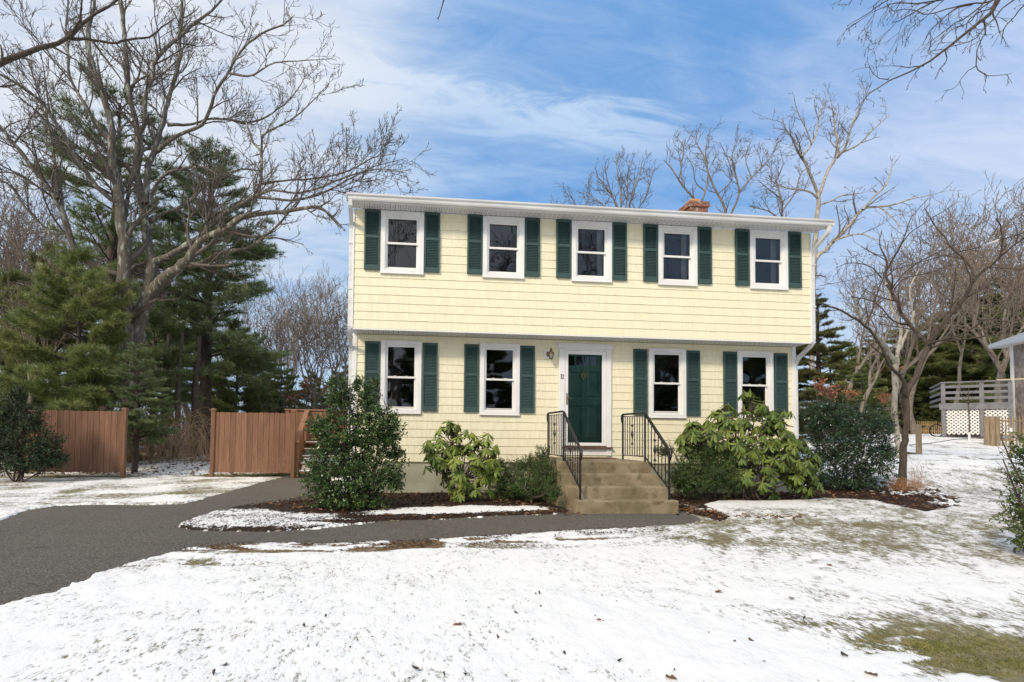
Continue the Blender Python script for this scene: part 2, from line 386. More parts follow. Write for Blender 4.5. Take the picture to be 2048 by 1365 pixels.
def pxpoly(L): return np.array([gnd(u, v)[:2] for u, v in L])
def dens(P, step=.06, amp=.03, seed=1, closed=True):
    out = []; n = len(P)
    for i in range(n if closed else n-1):
        a, b = P[i], P[(i+1) % n]; k = max(1, int(np.linalg.norm(b-a)/step))
        for j in range(k): out.append(a+(b-a)*j/k)
    return np.array(out)
def sdf(x, y, P):
    """signed distance to polygon, negative inside"""
    d = np.full(x.shape, 1e9); ins = np.zeros(x.shape, bool); n = len(P)
    for i in range(n):
        a, b = P[i], P[(i+1) % n]; ex, ey = b-a; wx, wy = x-a[0], y-a[1]
        t = np.clip((wx*ex+wy*ey)/(ex*ex+ey*ey+1e-12), 0, 1); d = np.minimum(d, (wx-ex*t)**2+(wy-ey*t)**2)
        c = (a[1] > y) != (b[1] > y)
        if abs(ey) > 1e-12: ins ^= c & (x < ex*(y-a[1])/ey+a[0])
    return np.where(ins, -1, 1)*np.sqrt(d)
ASPH = np.vstack([np.array([(-16., -3.6)]), pxpoly([(0, 1043), (60, 1021), (115, 1012), (200, 1010), (290, 1011), (365, 1010), (400, 1002), (460, 984), (520, 966), (560, 957), (600, 951), (650, 950)]),
    pxpoly([(660, 985), (600, 999), (540, 1004), (470, 1014), (410, 1032), (365, 1047), (352, 1056), (380, 1062), (430, 1064), (530, 1065), (620, 1060), (700, 1051), (780, 1043), (860, 1041), (1000, 1033), (1100, 1030), (1140, 1024), (1150, 1008), (1330, 1008), (1358, 1019), (1385, 1030), (1396, 1040), (1380, 1048), (1290, 1056), (1200, 1060), (1080, 1066), (960, 1075), (800, 1085), (700, 1088), (560, 1087), (480, 1088), (400, 1094), (330, 1108), (280, 1124), (200, 1146), (160, 1165), (100, 1185), (40, 1205), (0, 1218)]),
    np.array([(-3.5, -8.2), (-6., -12), (-9, -40), (-18, -40)])])
BED1 = np.vstack([pxpoly([(352, 1056), (380, 1062), (430, 1064), (530, 1065), (620, 1060), (700, 1051), (780, 1043), (860, 1041), (1000, 1033), (1100, 1030), (1140, 1024)]), np.array([(4.4, -1.), (4.2, .1), (-.6, .1), (-1.2, -1.2)]), pxpoly([(600, 999), (540, 1004), (470, 1014), (410, 1032), (365, 1047)])])
BED2 = np.vstack([np.array([(4.6, .1), (4.6, -2.7)]), pxpoly([(1358, 1019), (1385, 1030), (1440, 1044), (1462, 1036), (1410, 1012), (1440, 1003), (1560, 1003), (1650, 999), (1750, 1004), (1850, 1026), (1935, 1012)]), np.array([(13.3, .2), (12.6, 1.3), (9.2, 1.2), (9.2, .1)])])
def blob(x, y, u, v, rx, ry, ang=0):
    c = gnd(u, v); a = R_(ang); X = (x-c[0])*math.cos(a)+(y-c[1])*math.sin(a); Yb = -(x-c[0])*math.sin(a)+(y-c[1])*math.cos(a)
    return np.exp(-((X/rx)**2+(Yb/ry)**2))
def cover(x, y, sb1, sb2):
    """how much snow lies on the ground, 0..1"""
    wx = x+.4*(fbm(x*.7, y*.7, 3, 5)-.5); 
    st = .5*fbm((x*.8-y*.6)*5.5+3, (x*.6+y*.8)*1.6, 4, 11)+.5*fbm((x*.7-y*.7)*13+3, (x*.7+y*.7)*4.5, 4, 12)          # streaks running up the slope
    st2 = fbm(x*1.3, y*4.2, 4, 23)
    c = .765+(fbm(x*1.1, y*1.1, 3, 2)-.5)*.16+(st2-.5)*.10
    right = ss(x+.35*y+.6*fbm(x*.8, y*.8, 3, 8), 1.1, 3.4)*ss(y, -9.2, -7.4)*(1-ss(y, -2.6, -1.9)*(1-ss(x, 7.5, 9.5)))
    c = c-right*(.22+(st-.5)*-.85)
    c = c-.85*blob(x, y, 2020, 1320, .85, .55, -12)*ss(fbm(x*4, y*8, 4, 94)+.35*blob(x, y, 2048, 1330, .5, .4), .34, .62)-.22*blob(x, y, 1790, 1290, .7, .35, -25)
    c = c+.30*blob(x, y, 1900, 1160, 1.3, .55, -15)+.30*blob(x, y, 1520, 1300, 1.2, .45, -30)+.12*blob(x, y, 1330, 1090, 1.6, .6, -10)
    c = c-.16*blob(x, y, 1420, 1090, .9, .22)-.22*blob(x, y, 1680, 1050, 2.2, .35, -8)-.1*blob(x, y, 1600, 1090, 2, .4)
    far = ss(y, 1., 3.)*ss(x, 9, 11); c = c+far*(.16+(st2-.5)*.9)-.35*blob(x, y, 1830, 925, .1, .1)
    # edge of the front walk: clods and bare strips
    c = c-.75*blob(x, y, 600, 1098, 2.0, .20)*ss(fbm(x*2.2, y*7, 3, 4), .42, .58)*1.6-.6*blob(x, y, 1010, 1083, 2.4, .14)*ss(fbm(x*3, y*8, 3, 6), .45, .58)*1.5
    c = c-.5*blob(x, y, 330, 1130, .8, .14)*ss(fbm(x*3, y*6, 3, 9), .45, .6)
    # lawn beyond the driveway
    ll = ss(-x, .9, 2.0)*ss(y, -2.6, -1.6); c = c-ll*(.16+(fbm(x*1.5, y*1.5, 4, 31)-.5)*.9)
    c = c-.7*blob(x, y, 520, 952, 1.7, .45, 10)-.45*blob(x, y, 190, 955, 1.7, .5)-.3*blob(x, y, 430, 985, 1.6, .35, 22)
    c = c+.35*blob(x, y, 330, 1003, 1.6, .22)+.3*blob(x, y, 350, 945, .9, 1.5)
    # woods floor
    c = c-ss(y, 9, 13)*ss(-x, -1, 2)*(.25+(fbm(x*.5, y*.5, 4, 41)-.5)*.9)
    # beds
    i1 = ss(-sb1, -.02, .05); i2 = ss(-sb2, -.03, .08)
    b1 = .06+.95*blob(x, y, 480, 1036, 1.5, .8)+.42*blob(x, y, 600, 1052, .9, .2)+1.15*blob(x, y, 960, 1019, 1.5, .34, 3)+.7*blob(x, y, 830, 1026, .9, .22)-.9*blob(x, y, 665, 1015, .7, .6)-.7*blob(x, y, 838, 1022, .17, .07)
    b1 = b1-.4*blob(x, y, 700, 1047, 1.1, .08)-.22*blob(x, y, 1118, 1012, .3, .5)+(fbm(x*6, y*6, 4, 51)-.5)*.55
    b2 = .02+.5*blob(x, y, 1370, 1012, .22, .22)+1.05*blob(x, y, 1500, 1022, .9, .22, -3)+1.0*blob(x, y, 1640, 1014, 1.2, .22)+.3*blob(x, y, 1420, 1036, .3, .12)
    b2 = b2-.7*blob(x, y, 1438, 1028, .16, .06)-.7*blob(x, y, 1465, 1058, .2, .07)-.8*blob(x, y, 1800, 1000, .6, .4)+.42*blob(x, y, 1890, 1012, .9, .5)+(fbm(x*5, y*5, 4, 61)-.5)*.45+((fbm((x+y)*3, (x-y)*11, 3, 62)-.5)*1.5+.40)*ss(x, 10.3, 11.5)
    b1 = np.where(x < -.2, np.minimum(b1, .52+.16*(fbm(x*2, y*3, 2, 55)-.3)), b1); b1 = np.clip(b1, 0, .97); b2 = np.clip(b2, 0, .97)
    c = c*(1-i1)+b1*i1; c = c*(1-i2)+b2*i2
    return np.clip(c, 0, 1)

def build_ground():
    fa = math.atan2(FW[1], FW[0])
    th = np.concatenate([np.linspace(fa-R_(62), fa+R_(62), 1300), np.linspace(fa+R_(62), fa-R_(62)+2*math.pi, 90)[1:-1]])
    r = [.3]
    while r[-1] < 2.4: r.append(r[-1]*1.12)
    while r[-1] < 40: r.append(r[-1]*1.0062)
    while r[-1] < 900: r.append(r[-1]*1.09)
    r = np.array(r); nr, nt = len(r), len(th)
    X = CAM[0]+r[:, None]*np.cos(th)[None]; Yg = CAM[1]+r[:, None]*np.sin(th)[None]
    x, y = X.ravel(), Yg.ravel(); near = (np.abs(x) < 20) & (y > -45) & (y < 15)
    sa_ = np.full(x.shape, 9.); s1 = np.full(x.shape, 9.); s2 = np.full(x.shape, 9.)
    sa_[near] = sdf(x[near], y[near], ASPH); s1[near] = sdf(x[near], y[near], BED1); s2[near] = sdf(x[near], y[near], BED2)
    jit = (fbm(x*9, y*9, 3, 3)-.5)*.10+(fbm(x*26, y*26, 2, 13)-.5)*.07+(fbm(x*2, y*2, 2, 4)-.5)*.10
    c = cover(x, y, s1, s2)
    fade = ss(-np.hypot(x-CAM[0], y-CAM[1]), -45, -25)
    z = zg(x, y)+fade*(.030*(fbm(x*1.4, y*1.4, 4, 71)-.5)+.016*(fbm(x*6, y*6, 3, 72)-.5)*(.4+.6*c))+.022*c
    z = z+.02*blob(x, y, 470, 1045, 1.3, .5)*(sa_ > 0)
    inA = ss(-(sa_+jit), -.035, .015)
    z = z*(1-inA)+(-.035)*inA+.004*(1-inA)
    bed = ((s1 < 0) | (s2+.5*jit < 0)).astype(np.float32)
    V = np.stack([x, y, z], 1)
    i, k = np.meshgrid(np.arange(nr-1), np.arange(nt), indexing='ij')
    q = np.stack([i*nt+k, i*nt+(k+1) % nt, (i+1)*nt+(k+1) % nt, (i+1)*nt+k], -1).reshape(-1, 4)
    inner = np.arange(nt)
    fb = bed[q].mean(1) > .5; fo = inA[q].min(1) > .995
    def sub(name, sel, m):
        ff = q[sel]; used = np.unique(ff); mp = np.full(len(V), -1, np.int64); mp[used] = np.arange(len(used))
        me = np_mesh(name, V[used], mp[ff], True)
        a = me.attributes.new('cover', 'FLOAT', 'POINT'); a.data.foreach_set('value', c[used].astype(np.float32))
        nz_ = fbm(x[used]*5, y[used]*9, 4, 93)
        g = np.clip(.9*blob(x[used], y[used], 2010, 1330, .9, .6)*ss(nz_, .3, .6)*1.3+.8*blob(x[used], y[used], 520, 952, 2.2, .8)+.35*(fbm(x[used]*.9, y[used]*.9, 3, 91)-.4), 0, 1)
        a = me.attributes.new('moss', 'FLOAT', 'POINT'); a.data.foreach_set('value', g.astype(np.float32))
        w = np.maximum(ss(y[used], 8, 14)*ss(-x[used], -2, 1), .9*blob(x[used], y[used], 600, 1098, 2.3, .25)+.8*blob(x[used], y[used], 1010, 1083, 2.6, .2))
        a = me.attributes.new('woods', 'FLOAT', 'POINT'); a.data.foreach_set('value', w.astype(np.float32))
        return tag(link(name, me, m), kind='structure')
    return sub('lawn', ~fb & ~fo, M_lawn), sub('planting_bed', fb & ~fo, M_bed)

def ground_material(name, under):
    m = bpy.data.materials.new(name); m.use_nodes = True; t = m.node_tree; bs = t.nodes['Principled BSDF']
    tcn = N(t, 'ShaderNodeTexCoord')
    def nz(scale, stretch=(1, 1, 1), det=5, rot=0, rough=.6):
        mp = N(t, 'ShaderNodeMapping'); mp.inputs['Scale'].default_value = stretch; mp.inputs['Rotation'].default_value = (0, 0, rot); t.links.new(tcn.outputs['Object'], mp.inputs[0])
        n = N(t, 'ShaderNodeTexNoise'); n.inputs['Scale'].default_value = scale; n.inputs['Detail'].default_value = det; n.inputs['Roughness'].default_value = rough; t.links.new(mp.outputs[0], n.inputs[0]); return n.outputs[0]
    at_ = N(t, 'ShaderNodeAttribute', attribute_name='cover'); ms = N(t, 'ShaderNodeAttribute', attribute_name='moss'); wd = N(t, 'ShaderNodeAttribute', attribute_name='woods')
    c = at_.outputs['Fac']
    f1 = nz(55, (1, .45, 1), 4, R_(-25), .7); f2 = nz(20, (1, .5, 1), 6, R_(-22), .68); f3 = nz(3.2, (1, .6, 1), 4, R_(-15))
    if under == 'grass':
        f = math_(t, 'ADD', math_(t, 'ADD', math_(t, 'MULTIPLY', math_(t, 'SUBTRACT', f1, .5), math_(t, 'ADD', .55, math_(t, 'MULTIPLY', sstep(t, nz(1.7, (1, .7, 1), 4, R_(30)), .38, .62), 1.1))), math_(t, 'MULTIPLY', math_(t, 'SUBTRACT', f2, .5), 1.1)), math_(t, 'MULTIPLY', math_(t, 'SUBTRACT', f3, .5), .3))
        s = sstep(t, math_(t, 'ADD', c, f), .34, .66)
        g1 = mixc(t, sstep(t, f2, .38, .62), (.20, .175, .095), (.29, .255, .16))
        g1 = mixc(t, sstep(t, f1, .45, .62), g1, (.13, .115, .06))
        moss = mixc(t, sstep(t, f2, .4, .6), (.10, .105, .022), (.20, .175, .05))
        g = mixc(t, ms.outputs['Fac'], g1, moss)
        g = mixc(t, wd.outputs['Fac'], g, mixc(t, sstep(t, f2, .4, .6), (.12, .07, .04), (.22, .14, .085)))
    else:
        f = math_(t, 'ADD', math_(t, 'MULTIPLY', math_(t, 'SUBTRACT', f1, .5), .75), math_(t, 'MULTIPLY', math_(t, 'SUBTRACT', f2, .5), .75))
        s = sstep(t, math_(t, 'ADD', c, f), .45, .53)
        g = mixc(t, sstep(t, f1, .42, .6), (.020, .014, .010), (.060, .038, .026))
        g = mixc(t, sstep(t, f2, .6, .75), g, (.11, .05, .03))
    tint = mixc(t, sstep(t, f2, .3, .7), (.80, .795, .785), (.86, .855, .84))
    t.links.new(mixc(t, s, g, tint), bs.inputs['Base Color'])
    bs.inputs['Roughness'].default_value = .75; bs.inputs['Specular IOR Level'].default_value = .2
    hgt = math_(t, 'ADD', math_(t, 'MULTIPLY', f1, .35), math_(t, 'ADD', math_(t, 'MULTIPLY', s, .5), math_(t, 'MULTIPLY', f2, .6)))
    bp = N(t, 'ShaderNodeBump'); bp.inputs['Distance'].default_value = .014; bp.inputs['Strength'].default_value = .8; t.links.new(hgt, bp.inputs['Height']); t.links.new(bp.outputs[0], bs.inputs['Normal'])
    return m
M_lawn = ground_material('snowy_grass', 'grass'); M_bed = ground_material('snowy_mulch', 'mulch')
build_ground()

def asphalt_material():
    m = bpy.data.materials.new('asphalt'); m.use_nodes = True; t = m.node_tree; bs = t.nodes['Principled BSDF']
    tcn = N(t, 'ShaderNodeTexCoord')
    def nz(s, d=3, r=.6):
        n = N(t, 'ShaderNodeTexNoise'); n.inputs['Scale'].default_value = s; n.inputs['Detail'].default_value = d; n.inputs['Roughness'].default_value = r; t.links.new(tcn.outputs['Object'], n.inputs[0]); return n.outputs[0]
    big, mid, fine = nz(.9, 5), nz(7, 5), nz(48, 4, .85)
    vo = N(t, 'ShaderNodeTexVoronoi'); vo.inputs['Scale'].default_value = 60; t.links.new(tcn.outputs['Object'], vo.inputs[0])
    c = mixc(t, sstep(t, big, .35, .65), (.070, .061, .050), (.108, .094, .077))
    c = mixc(t, sstep(t, mid, .3, .7), c, (.088, .077, .063))
    c = mixc(t, sstep(t, fine, .52, .66), c, (.30, .265, .215))
    c = mixc(t, sstep(t, fine, .46, .34), c, (.022, .02, .018))
    spx = N(t, 'ShaderNodeSeparateColor'); t.links.new(vo.outputs['Color'], spx.inputs[0])
    c = mixc(t, math_(t, 'MULTIPLY', sstep(t, spx.outputs[0], .5, 1.), .26), c, (.30, .26, .20)); c = mixc(t, math_(t, 'MULTIPLY', sstep(t, spx.outputs[0], .4, .0), .32), c, (.02, .018, .016))
    c = mixc(t, sstep(t, nz(2.3, 6), .60, .75), c, (.055, .05, .045))
    t.links.new(c, bs.inputs['Base Color']); bs.inputs['Roughness'].default_value = .8
    bp = N(t, 'ShaderNodeBump'); bp.inputs['Distance'].default_value = .008; t.links.new(math_(t, 'ADD', fine, math_(t, 'MULTIPLY', vo.outputs[0], .6)), bp.inputs['Height']); t.links.new(bp.outputs[0], bs.inputs['Normal'])
    return m
M_asph = asphalt_material()
def poly_sheet(name, P, z, m):
    import bmesh
    bm = bmesh.new(); vs_ = [bm.verts.new((p[0], p[1], z)) for p in P]; f = bm.faces.new(vs_)
    if f.normal.z < 0: f.normal_flip()
    bmesh.ops.triangulate(bm, faces=[f]); me = bpy.data.meshes.new(name); bm.to_mesh(me); bm.free()
    return tag(link(name, me, m), kind='structure')
# expand outline a little so the snow lip lies over its edge
def expand(P, d):
    out = []; n = len(P); area = sum(P[i][0]*P[(i+1) % n][1]-P[(i+1) % n][0]*P[i][1] for i in range(n)); sg = 1 if area > 0 else -1
    for i in range(n):
        a, b, c_ = P[i-1], P[i], P[(i+1) % n]; t1 = (b-a)/np.linalg.norm(b-a); t2 = (c_-b)/np.linalg.norm(c_-b); t_ = t1+t2; t_ /= np.linalg.norm(t_)+1e-9
        out.append(b+sg*d*np.array([t_[1], -t_[0]]))
    return np.array(out)
poly_sheet('driveway', expand(ASPH, .07), 0., M_asph)
# ================================================================== the house
rnd = random.Random(7)
house = thing('house', 'two-storey pale yellow shingled house with dark green shutters and overhanging upper floor', 'house', (0, 0, 0))
DO = .457                                   # overhang of the upper floor
XL_, XR_ = -.075, 9.55
XU = [.1263, 1.3009, 2.1597, 3.331, 3.9794, 5.1536, 5.8216, 6.9988, 7.8347, 9.0146]
XLo = [.1531, 1.3311, 2.1887, 3.3704, 5.8322, 7.0189, 7.8674, 9.0468]
WU = [(.444, 1.292), (2.470, 3.317), (4.300, 5.148), (6.142, 6.990), (8.165, 9.015)]
WL = [(.480, 1.305), (2.517, 3.358), (6.172, 7.010), (8.185, 9.020)]
ZU0, ZU1, ZL0, ZL1 = 4.350, 5.592, 1.623, 3.105

def shingle_wall(name, x0, x1, z0, z1, y, exposure, holes, parent, side=None):
    mb = MB(); bt, tt = .0125, .002
    yy = lambda z, zb, ze: y-(bt+(tt-bt)*(z-zb)/(exposure))
    row = 0; zb = z0
    while zb < z1-.01:
        ze = min(zb+exposure, z1); xs = [x0]; x = x0+rnd.uniform(.03, .2)
        while x < x1-.04: xs.append(x); x += rnd.choice([.10, .13, .15, .18, .12, .21])
        xs.append(x1)
        for a, b in zip(xs[:-1], xs[1:]):
            ps = [(a, b, zb, ze)]
            for hx0, hx1, hz0, hz1 in holes:
                nx = []
                for (p, q, c, d) in ps:
                    if q <= hx0 or p >= hx1 or d <= hz0 or c >= hz1: nx.append((p, q, c, d)); continue
                    if p < hx0: nx.append((p, hx0, c, d))
                    if q > hx1: nx.append((hx1, q, c, d))
                    m0, m1 = max(p, hx0), min(q, hx1)
                    if c < hz0: nx.append((m0, m1, c, hz0))
                    if d > hz1: nx.append((m0, m1, hz1, d))
                ps = nx
            dpt = rnd.uniform(-.0007, .0007); tilt = rnd.choice([0, 0, 0, .004, -.003])
            for (p, q, c, d) in ps:
                if q-p < .004 or d-c < .004: continue
                g = .0009; e = tilt if abs(c-zb) < 1e-6 and zb > z0+.01 else 0
                p2, q2 = p+g, q-g
                y0_, y1_ = yy(c, zb, ze)+dpt, yy(d, zb, ze)+dpt
                mb.add([(p2, y0_, c+max(e, 0)), (q2, y0_, c-min(e, 0)), (q2, y1_, d), (p2, y1_, d), (p2, y+.001, c+max(e, 0)), (q2, y+.001, c-min(e, 0)), (q2, y+.001, d), (p2, y+.001, d)],
                       [(0, 1, 2, 3), (0, 4, 5, 1), (0, 3, 7, 4), (1, 5, 6, 2)])
        zb = ze; row += 1
    return mb.build(name, M_siding, parent)

def wall_with_holes(mb, x0, x1, z0, z1, y0, y1, holes):
    xs = sorted(set([x0, x1]+[h[0] for h in holes]+[h[1] for h in holes])); zs = sorted(set([z0, z1]+[min(max(h[2], z0), z1) for h in holes]+[min(max(h[3], z0), z1) for h in holes]))
    for a, b in zip(xs[:-1], xs[1:]):
        run = None
        for c, d in zip(zs[:-1], zs[1:]):
            mx_, mz_ = (a+b)/2, (c+d)/2
            if any(h[0] < mx_ < h[1] and h[2] < mz_ < h[3] for h in holes):
                if run: mb.box((a, y0, run[0]), (b, y1, run[1])); run = None
            else: run = (run[0], d) if run else (c, d)
        if run: mb.box((a, y0, run[0]), (b, y1, run[1]))
holesU = [(a+.03, b-.03, ZU0+.03, 5.585) for a, b in WU]
holesL = [(a+.03, b-.03, ZL0+.03, ZL1-.03) for a, b in WL]+[(4.20, 5.33, .80, 3.13)]
DEPTH = 7.9
# lower wall shell + siding
mb = MB(); wall_with_holes(mb, XL_, XR_, .62, 3.25, .002, .14, holesL); mb.build('wall_core', M_backing, house)
mb = MB(); wall_with_holes(mb, XL_, XR_, 3.262, 5.60, -DO+.002, -DO+.14, holesU); mb.build('wall_core', M_backing, house)
shingle_wall('siding', XL_+.07, XR_-.075, .64, 3.215, 0, .1665, holesL, house)
shingle_wall('siding', XL_+.012, XR_-.012, 3.250, 5.60, -DO, .1675, holesU, house)
# side and back walls
mb = MB()
mb.box((XL_+.006, .145, .62), (XL_+.12, DEPTH-.15, 5.72)); mb.box((XR_-.12, .145, .62), (XR_-.006, DEPTH-.15, 5.72)); mb.box((XL_+.006, DEPTH-.145, .62), (XR_-.006, DEPTH, 5.72))
mb.prism([(-DO+.145, 5.6), (DEPTH, 5.6), (DEPTH/2, 7.4)], XL_+.008, XL_+.11); mb.prism([(-DO+.145, 5.6), (DEPTH, 5.6), (DEPTH/2, 7.4)], XR_-.11, XR_-.008)
mb.box((XL_+.006, -DO+.145, 3.262), (XL_+.12, .142, 5.6)); mb.box((XR_-.12, -DO+.145, 3.262), (XR_-.006, .142, 5.6))
mb.build('side_wall', M_siding, house)
# corner boards and starter trim
mb = MB()
mb.box((XL_-.02, -.022, .62), (XL_+.068, .07, 3.235)); mb.build('corner_board', M_white, house, .004)
MB().box((XR_-.073, -.022, .62), (XR_+.02, .07, 3.235)).build('corner_board', M_white, house, .004)
mb = MB()
mb.box((XL_-.018, -DO-.024, 3.247), (XL_+.010, -DO+.07, 5.59)); mb.build('corner_board', M_white, house, .003)
MB().box((XR_-.010, -DO-.024, 3.247), (XR_+.018, -DO+.07, 5.59)).build('corner_board', M_white, house, .003)
MB().box((XL_+.03, .02, -.3), (XR_-.03, DEPTH-.02, .632)).build('foundation', M_found, house)
# overhang soffit with vents, upper soffit
def soffit(name, x0, x1, ya, za, yb, zb_, step=.1):
    mb = MB(); x = x0; k = 0; h = .012
    while x < x1:
        e = min(x+step-.008, x1)
        mb.add([(x, ya, za), (e, ya, za), (e, yb, zb_), (x, yb, zb_), (x, ya, za+h), (e, ya, za+h), (e, yb, zb_+h), (x, yb, zb_+h)], [(0, 1, 2, 3), (0, 4, 5, 1), (1, 5, 6, 2), (3, 2, 6, 7), (0, 3, 7, 4)]); x += step
    o = mb.build(name, M_soffit, house)
    mb = MB(); h = .010
    mb.add([(x0, ya, za+h), (x1, ya, za+h), (x1, yb, zb_+h), (x0, yb, zb_+h)], [(0, 1, 2, 3)])
    # vent slots
    x = x0+.05
    while x < x1-.05:
        for q in (.3, .62):
            y_ = ya+(yb-ya)*q; z_ = za+(zb_-za)*q-.0025
            mb.box((x-.003, y_-.035, z_-.001), (x+.003, y_+.035, z_+.001))
        x += step
    mb.build('vent_groove', M_soffdark, o)
soffit('soffit', XL_, XR_, -DO+.012, 3.236, -.02, 3.228)
MB().box((XL_, -DO-.012, 3.222), (XR_, -DO+.010, 3.248)).build('drip_trim', M_white, house)
EY, EZ = -.80, 5.70                         # fascia plane, roof edge height
soffit('soffit', XL_-.10, XR_+.10, EY+.004, 5.588, -DO-.02, 5.600)
MB().box((XL_-.12, EY-.018, 5.575), (XR_+.12, EY, 5.69)).build('fascia', M_white, house)
# frieze over the upper windows
MB().box((XL_+.012, -DO-.021, 5.577), (XR_-.012, -DO-.002, 5.594)).build('frieze', M_white, house)
mb = MB(); gp = [(EY-.018, 5.585), (EY-.085, 5.585), (EY-.10, 5.61), (EY-.105, 5.645), (EY-.132, 5.672), (EY-.136, 5.70), (EY-.128, 5.70), (EY-.122, 5.675), (EY-.095, 5.648), (EY-.08, 5.592), (EY-.024, 5.592), (EY-.022, 5.70), (EY-.018, 5.70)]
mb.prism(gp, XL_-.125, XR_+.145); mb.box((XL_-.128, EY-.13, 5.59), (XL_-.124, EY-.02, 5.69)); mb.box((XR_+.144, EY-.13, 5.59), (XR_+.148, EY-.02, 5.69))
g_ = mb.build('gutter', M_gutter, house)
# roof: 5/12 gable with shingle courses, ragged drip edge
RX0, RX1 = XL_-.13, XR_+.15; sl_ = .4167; RY = DEPTH/2; RZ = 5.705+(RY-EY+.06)*sl_
mb = MB(); n = 26
for s_, yE in ((1, EY-.06), (-1, DEPTH+.86)):
    L = abs(RY-yE)
    for i in range(n):
        a, b = L*i/n, L*(i+1)/n+.02; x = RX0-(.1 if i % 2 else 0)
        while x < RX1:
            e = min(x+.305, RX1); xs = max(x, RX0); j = rnd.uniform(-.012, .012) if i == 0 else rnd.uniform(-.004, .004); t_ = rnd.uniform(.009, .016) if i else rnd.uniform(.014, .03)
            ya, yb = yE+s_*(a+j), yE+s_*min(b, L); za, zb_ = 5.705+(a+j)*sl_, 5.705+min(b, L)*sl_
            if e-xs > .01: mb.add([(xs, ya, za), (e, ya, za), (e, yb, zb_-.004), (xs, yb, zb_-.004), (xs, ya, za+t_), (e, ya, za+t_), (e, yb, zb_+.004), (xs, yb, zb_+.004)], [(0, 1, 5, 4), (4, 5, 6, 7), (1, 2, 6, 5), (3, 0, 4, 7)])
            x += .305
mb.add([(RX0, EY-.05, 5.69), (RX1, EY-.05, 5.69), (RX1, RY, RZ-.02), (RX0, RY, RZ-.02), (RX1, DEPTH+.85, 5.69), (RX0, DEPTH+.85, 5.69)], [(0, 1, 2, 3), (3, 2, 4, 5)])
mb.box((RX0, RY-.12, RZ-.01), (RX1, RY+.12, RZ+.03))
roof = mb.build('roof', M_roof, house)
# rake boards
for X in (RX0+.02, RX1-.04):
    mb = MB(); mb.prism([(EY-.0, 5.55), (EY-.0, 5.685), (RY, RZ-.03), (RY, RZ-.18)], X, X+.02); mb.prism([(DEPTH+.8, 5.55), (DEPTH+.8, 5.685), (RY, RZ-.03), (RY, RZ-.18)], X, X+.02); mb.build('rake_board', M_white, house)
# chimney behind the ridge
cY = RY-.5; a = at(1380, 410, cY); b = at(1417, 410, cY); ztop = float(at(1400, 403, cY)[2]); W_ = b[0]-a[0]
ch = MB().box((a[0]+.02, cY, 6.4), (b[0]-.02, cY+1.05, ztop-.16)); ch = ch.build('chimney', M_brick, house)
mb = MB(); mb.box((a[0]-.015, cY-.035, ztop-.16), (b[0]+.015, cY+1.085, ztop-.05)); mb.build('brick_collar', M_brick, ch)
MB().box((a[0]+.0, cY-.02, ztop-.05), (b[0]-.0, cY+1.07, ztop)).build('crown', M_brick, ch)
mf = mat('clay_flue', (.60, .34, .15), (.5, .27, .12), 8, .8)
mb = MB(); fx = (a[0]+b[0])/2-.05
mb.box((fx-.12, cY+.12, ztop), (fx+.14, cY+.40, ztop+.13)); mb.build('flue', mf, ch)

